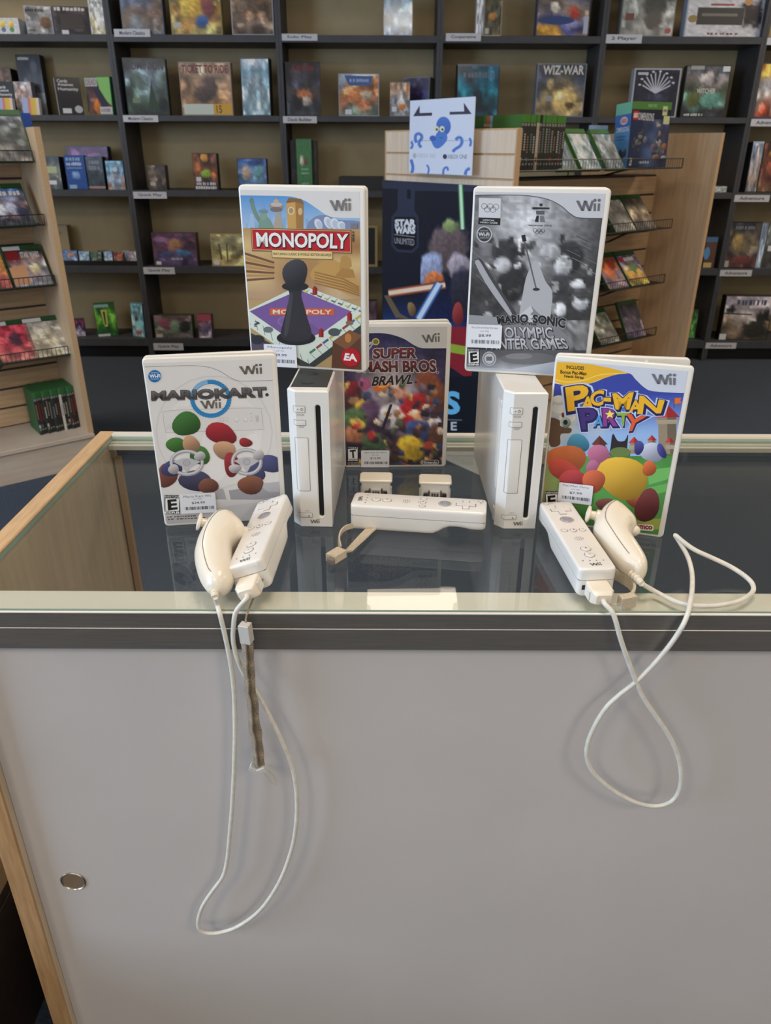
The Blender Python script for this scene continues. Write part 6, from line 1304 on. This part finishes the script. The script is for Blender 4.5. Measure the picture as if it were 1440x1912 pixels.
gbox(1, 998, 1088, 118, 'navy and cream wizard box with a bright swirl, second row', [(36, 40, 60), (70, 74, 86), (150, 130, 90), (90, 84, 76)], (110, 116, 134), 36, title=('WIZ-WAR', (0.12, 0.04, 0.94, 0.2)), tc=(206, 204, 196), draw=D(('b', 0.6, 0.7, 0.26, 0.24, (206, 176, 110)), ('b', 0.52, 0.62, 0.12, 0.08, (226, 206, 150)), ('b', 0.72, 0.78, 0.09, 0.07, (84, 66, 46)), ('b', 0.28, 0.36, 0.08, 0.1, (170, 150, 110)), ('r', 0.2, 0.6, 0.34, 0.7, (150, 150, 150))))
gbox(1, 1176, 1262, 127, 'navy box with a white snow tree and pale frame, behind the boxed set', [(34, 36, 52), (40, 42, 60), (44, 46, 64)], (176, 180, 190), 37, draw=D(('r', 0, 0, 1, 0.03, (170, 174, 186)), ('r', 0, 0, 0.03, 1, (170, 174, 186)), ('r', 0.97, 0, 1, 1, (170, 174, 186)), *[('l', 0.5, 0.5, 0.5 + 0.3 * math.cos(R(a)), 0.34 - 0.26 * math.sin(R(a)), 0.025, (190, 194, 206)) for a in range(0, 181, 20)], *[('e', 0.5 + 0.36 * math.cos(R(a)), 0.34 - 0.28 * math.sin(R(a)), 0.03, 0.02, (200, 204, 214)) for a in range(10, 181, 24)], ('r', 0.08, 0.08, 0.3, 0.13, (190, 194, 204))))
gbox(1, 1272, 1352, 121, 'dark green and silver fantasy box right of the boxed set', [(70, 76, 84), (130, 120, 120), (70, 84, 66), (84, 120, 110), (44, 46, 50)], (44, 46, 50), 38, yaw=-3, draw=D(('b', 0.5, 0.25, 0.16, 0.12, (190, 180, 180)), ('b', 0.24, 0.64, 0.16, 0.14, (84, 92, 52)), ('b', 0.62, 0.66, 0.22, 0.16, (90, 140, 128)), ('t', 'WITCHER', 0.3, 0.44, 0.72, 0.53, (206, 204, 204)), ('t', '~', 0.08, 0.92, 0.5, 0.97, (200, 200, 200)), ('r', 0.1, 0.01, 0.4, 0.08, (160, 164, 160)), ('r', 0.82, 0.02, 0.98, 0.12, WH)))
gbox(1, 1407, 1470, 117, 'orange and white adventure box at the far right of the second row', [(190, 130, 60), (206, 150, 70), (150, 150, 160), (206, 196, 190), (150, 66, 46)], (60, 70, 100), 39)
# third row
gbox(2, 86, 118, 292, 'low dark stack of small packs, left of the blue box', [(40, 38, 40), (120, 120, 100), (50, 46, 46)], (26, 24, 26), 50, dp=0.1, draw=D(('r', 0.1, 0.3, 0.8, 0.5, (170, 176, 120)), ('r', 0.2, 0.72, 0.7, 0.84, WH)))
gbox(2, 128, 164, 290, 'bright blue box in the third row, left side', [(44, 84, 156), (40, 76, 146)], (30, 56, 110), 51, flat=(40, 82, 160), back=0.03, yaw=6, draw=D(('t', '~', 0.08, 0.06, 0.8, 0.16, (150, 180, 220)), ('t', '~', 0.08, 0.2, 0.85, 0.3, (190, 206, 230)), ('r', 0.08, 0.36, 0.85, 0.38, (150, 180, 220)), ('b', 0.5, 0.58, 0.2, 0.12, (120, 156, 206)), ('r', 0.1, 0.86, 0.45, 0.97, (150, 180, 206))))
gbox(2, 134, 210, 273, 'purple box standing behind the blue and black boxes in the third row', [(110, 76, 120), (130, 70, 110), (80, 60, 96)], (60, 46, 76), 52, back=0.13, dp=0.06)
gbox(2, 166, 198, 292, 'black box with faint lettering, third row', [(44, 46, 56), (56, 58, 66), (40, 60, 60)], (30, 32, 40), 53, back=0.05, draw=D(('t', '~', 0.2, 0.12, 0.8, 0.24, (120, 124, 130)), ('t', '~', 0.15, 0.28, 0.85, 0.42, (120, 124, 130)), ('r', 0.0, 0.9, 1, 0.97, (170, 130, 130))))
gbox(2, 203, 234, 300, 'pale blue box with orange foot at the end of the third row', [(120, 170, 210), (140, 180, 214), (150, 170, 196), (176, 140, 120)], (90, 130, 170), 54, yaw=8, draw=D(('e', 0.5, 0.3, 0.14, 0.08, (206, 220, 236)), ('b', 0.5, 0.55, 0.14, 0.1, (150, 140, 150))))
gbox(2, 279, 312, 308, 'small dark box by itself on the third row shelf', [(60, 54, 52), (110, 96, 80), (64, 54, 50)], (60, 50, 46), 55, draw=D(('r', 0.1, 0.68, 0.4, 0.82, (176, 170, 160))))
gbox(2, 364, 409, 286, 'brown box with a green glow and white title, third row', [(84, 56, 50), (150, 90, 50), (90, 60, 60), (34, 32, 40)], (40, 32, 36), 56, draw=D(('b', 0.52, 0.56, 0.2, 0.12, (130, 170, 60)), ('b', 0.5, 0.12, 0.14, 0.1, (206, 150, 60)), ('t', '~', 0.1, 0.78, 0.9, 0.86, WH), ('t', '~', 0.05, 0.88, 0.95, 0.97, WH), ('r', 0.1, 0.64, 0.3, 0.76, WH)))
gbox(2, 446, 500, 296, 'blue box with animal pictures just above the red-bannered case', [(64, 100, 170), (110, 140, 180), (70, 110, 160)], (40, 50, 90), 57, dp=0.05, draw=D(('b', 0.3, 0.45, 0.16, 0.22, (176, 160, 150)), ('b', 0.7, 0.45, 0.16, 0.22, (96, 150, 160))))
gbox(2, 556, 584, 259, 'tall narrow green box behind the red-bannered case', [(62, 120, 74), (58, 112, 70)], (50, 96, 62), 58, flat=(60, 122, 76), draw=D(('b', 0.35, 0.42, 0.12, 0.09, (206, 200, 180)), ('b', 0.6, 0.44, 0.14, 0.06, (110, 60, 46)), ('t', '~', 0.3, 0.56, 0.75, 0.6, (140, 190, 150)), ('t', '~', 0.28, 0.64, 0.78, 0.68, (140, 190, 150)), ('t', '~', 0.3, 0.84, 0.75, 0.88, (140, 190, 150))))
gbox(2, 545, 594, 262, 'black box edges showing either side of the green box', [(44, 42, 44), (50, 48, 50)], (40, 38, 40), 59, back=0.07, dp=0.05)
gbox(2, 633, 716, 331, 'flat black box lying behind the top right of the red-bannered case', [(44, 45, 50), (40, 41, 46)], (50, 51, 56), 60, flat=(42, 43, 48), dp=0.2, lean=0)
gbox(2, 1392, 1412, 264, 'thick box with a pale blue spine at the right edge, third row', [(130, 150, 176), (170, 150, 140), (96, 116, 140)], (60, 60, 70), 61, dp=0.1, draw=D(('r', 0, 0, 1, 0.04, (170, 190, 206))))
gbox(2, 1413, 1475, 265, 'dark red and gold box at the right edge, third row', [(40, 32, 34), (130, 76, 60), (84, 50, 46), (120, 96, 70)], (30, 26, 28), 62, draw=D(('b', 0.5, 0.2, 0.3, 0.1, (170, 130, 60)), ('b', 0.4, 0.5, 0.2, 0.14, (150, 84, 66))))
gbox(2, 1334, 1357, 356, 'small pale soft pouch on the shelf by the gondola edge', [(176, 184, 184), (150, 160, 164)], (160, 166, 168), 63, name='card_pouch', cat='pouch', grp=None, lean=0, dp=0.05)
# fourth row
gbox(3, 100, 136, 421, 'tan upright box at the back beside the left gondola, fourth row', [(156, 136, 96), (150, 130, 92)], (140, 120, 84), 70, back=0.17, dp=0.06, flat=(152, 132, 92), draw=D(('t', '~', 0.4, 0.16, 0.7, 0.26, (120, 100, 70)), ('t', '~', 0.4, 0.66, 0.8, 0.76, (120, 100, 70))))
tr = thing('card_tray', 'black tray holding a row of small card packs, fourth row', 'tray', (atY(118, 499, YS + 0.02).x, YS + 0.02, BZ[3][0]))
twd = atY(258, 499, YS + 0.02).x - atY(118, 499, YS + 0.02).x; th_ = atY(180, 487, YS + 0.02).z - BZ[3][0]
MB().box(0, twd, 0, 0.004, 0, th_).build('front_wall', SLOT, tr); MB().box(0, twd, 0.004, 0.12, 0, 0.004).build('tray_floor', SLOT, tr); MB().box(0, twd, 0.12, 0.124, 0, th_).build('back_wall', SLOT, tr)
for k, (a, b, c, cc) in enumerate(((119, 147, (60, 96, 150), 'blue card pack with an orange patch, first in the tray'), (150, 169, (130, 170, 206), 'pale blue card pack in the tray'), (172, 192, (60, 84, 70), 'dark green card pack in the tray'), (186, 202, (40, 42, 46), 'black card pack standing at the back of the tray'), (196, 212, (120, 150, 190), 'light blue card pack in the tray'), (214, 232, (130, 70, 60), 'rust red card pack in the tray'), (232, 244, (150, 150, 170), 'pale grey card pack in the tray'), (244, 258, (160, 146, 160), 'pinkish card pack, last in the tray'))):
    gbox(3, a, b, 468 + (k % 3) * 1.5, cc, [c, mix3(c, (200, 200, 200), 0.4), mix3(c, (30, 30, 30), 0.3)], mix3(c, (20, 20, 20), 0.3), 80 + k, dp=0.02, back=0.03 + 0.035 * (k in (3, 6)), lean=8, lift=0.0045, name='card_pack', cat='card pack', grp='card packs in the black tray', draw=D(('b', 0.6, 0.35, 0.25, 0.16, (176, 100, 60))) if k in (0, 5) else None)
gbox(3, 289, 370, 435, 'purple box with a gold emblem and blue scene, fourth row', [(84, 62, 86), (96, 66, 84), (84, 70, 100), (70, 60, 90)], (90, 64, 66), 71, dp=0.07, draw=D(('b', 0.52, 0.36, 0.16, 0.2, (150, 110, 84)), ('b', 0.68, 0.6, 0.18, 0.12, (70, 110, 150)), ('b', 0.3, 0.66, 0.16, 0.1, (70, 80, 120)), ('t', '~', 0.4, 0.74, 0.66, 0.82, (176, 170, 190)), ('r', 0.05, 0.86, 0.16, 0.96, WH)))
gbox(3, 397, 470, 437, 'cream box with a faint green painting beside the red-bannered case', [(176, 164, 120), (140, 140, 110), (150, 136, 90), (170, 156, 112)], (170, 156, 110), 72, draw=D(('l', 0.2, 0.3, 0.25, 0.8, 0.05, (90, 90, 66)), ('l', 0.4, 0.3, 0.4, 0.85, 0.04, (100, 96, 70)), ('r', 0.05, 0.84, 0.18, 0.96, WH)))
gbox(3, 640, 705, 421, 'black box with a cream frame, right of the red-bannered case', [(36, 35, 36), (40, 40, 44)], (150, 136, 90), 73, flat=(36, 35, 37), draw=D(('r', 0, 0, 1, 0.06, (150, 136, 92)), ('r', 0, 0.94, 1, 1, (150, 136, 92)), ('r', 0.93, 0, 1, 1, (150, 136, 92))))
gbox(3, 1312, 1333, 443, 'brown box with a blue oval, beside the right gondola edge', [(96, 66, 58), (90, 60, 52)], (40, 34, 34), 74, flat=(94, 64, 56), draw=D(('r', 0, 0, 1, 0.16, (70, 110, 150)), ('e', 0.2, 0.52, 0.28, 0.2, (84, 140, 190)), ('r', 0.05, 0.82, 0.75, 0.98, (190, 170, 110))))
gbox(3, 1352, 1410, 415, 'black box with a gold and red battle picture, fourth row right', [(46, 46, 56), (110, 100, 84), (60, 54, 54), (90, 56, 56)], (16, 16, 18), 75, yaw=-4, draw=D(('b', 0.35, 0.45, 0.18, 0.2, (150, 130, 84)), ('b', 0.55, 0.8, 0.3, 0.1, (104, 56, 56)), ('t', '~', 0.2, 0.08, 0.8, 0.16, (120, 124, 134)), ('r', 0.02, 0.84, 0.16, 0.98, (176, 172, 160))))
gbox(3, 1410, 1421, 416, 'pale blue upright box spine at the right edge, fourth row', [(140, 156, 180), (130, 146, 170)], (110, 124, 146), 76, dp=0.1, yaw=-4)
gbox(3, 1422, 1480, 416, 'grey vehicle-picture box at the right edge, fourth row', [(110, 120, 120), (130, 134, 134), (60, 60, 60)], (80, 86, 90), 77, draw=D(('r', 0.1, 0.5, 0.5, 0.62, WH)))
# fifth row
gbox(4, 138, 159, 598, 'small pink and violet box beside the left gondola, lowest shelf', [(150, 70, 96), (60, 50, 84), (150, 140, 160)], (50, 44, 66), 90, yaw=18, back=0.03)
gbox(4, 184, 218, 568, 'glossy green box with a white stripe, lowest shelf', [(60, 120, 60), (110, 170, 60), (50, 110, 56)], (44, 96, 60), 91, yaw=22, dp=0.04, back=0.03, draw=D(('p', [(0.3, 0.2), (0.6, 0.2), (0.55, 0.7), (0.4, 0.7)], (206, 206, 110)), ('p', [(0.4, 0.25), (0.5, 0.25), (0.48, 0.65), (0.42, 0.65)], (30, 50, 36)), ('r', 0.02, 0.04, 0.7, 0.12, (150, 190, 190)), ('r', 0.02, 0.92, 0.6, 0.99, WH)))
gbox(4, 246, 271, 568, 'pale turquoise box turned aside next to the upright, lowest shelf', [(130, 180, 196), (120, 176, 190), (140, 176, 186)], (100, 150, 170), 92, yaw=-24, dp=0.035, back=0.02, draw=D(('t', '~', 0.2, 0.05, 0.75, 0.16, (84, 140, 166)), ('b', 0.4, 0.45, 0.14, 0.1, (80, 70, 96)), ('b', 0.5, 0.86, 0.3, 0.07, (160, 90, 96))))
gbox(4, 290, 362, 589, 'wide grey and green comic-style box on the lowest shelf', [(110, 100, 90), (120, 96, 104), (96, 110, 96), (130, 120, 120)], (60, 60, 52), 93, draw=D(('b', 0.3, 0.4, 0.16, 0.26, (120, 70, 84)), ('b', 0.55, 0.5, 0.14, 0.26, (110, 130, 110)), ('b', 0.8, 0.5, 0.16, 0.3, (44, 46, 46)), ('r', 0.04, 0.82, 0.2, 0.96, (190, 180, 160))))
gbox(4, 372, 397, 588, 'small pink-topped box right of the comic-style box', [(176, 90, 110), (120, 110, 130), (150, 140, 160)], (90, 70, 84), 94, draw=D(('r', 0, 0, 1, 0.25, (176, 84, 104)), ('b', 0.5, 0.55, 0.3, 0.2, (110, 96, 120))))
gbox(4, 664, 704, 562, 'violet box between the red-bannered case and the poster, low down', [(110, 86, 104), (120, 100, 104)], (50, 44, 60), 95)
gbox(4, 1283, 1297, 578, 'green bottle-shaped box in the dark beside the gondola, lowest shelf', [(50, 84, 54), (90, 150, 80)], (26, 40, 30), 96, back=0.06)
gbox(4, 1344, 1432, 553, 'large pale box with dark soldier silhouettes, lowest shelf right', [(170, 164, 180), (190, 180, 180), (150, 130, 110), (84, 76, 66)], (40, 36, 36), 97, yaw=-2, draw=D(('l', 0.02, 0.4, 0.6, 0.42, 0.025, (34, 34, 32)), ('b', 0.15, 0.3, 0.08, 0.1, (36, 36, 36)), ('b', 0.78, 0.5, 0.1, 0.18, (40, 40, 40)), ('b', 0.9, 0.42, 0.08, 0.16, (34, 34, 34)), ('b', 0.7, 0.75, 0.26, 0.2, (44, 42, 40)), ('t', '~', 0.25, 0.08, 0.85, 0.22, (70, 76, 110)), ('r', 0.0, 0.86, 0.14, 0.99, WH)))
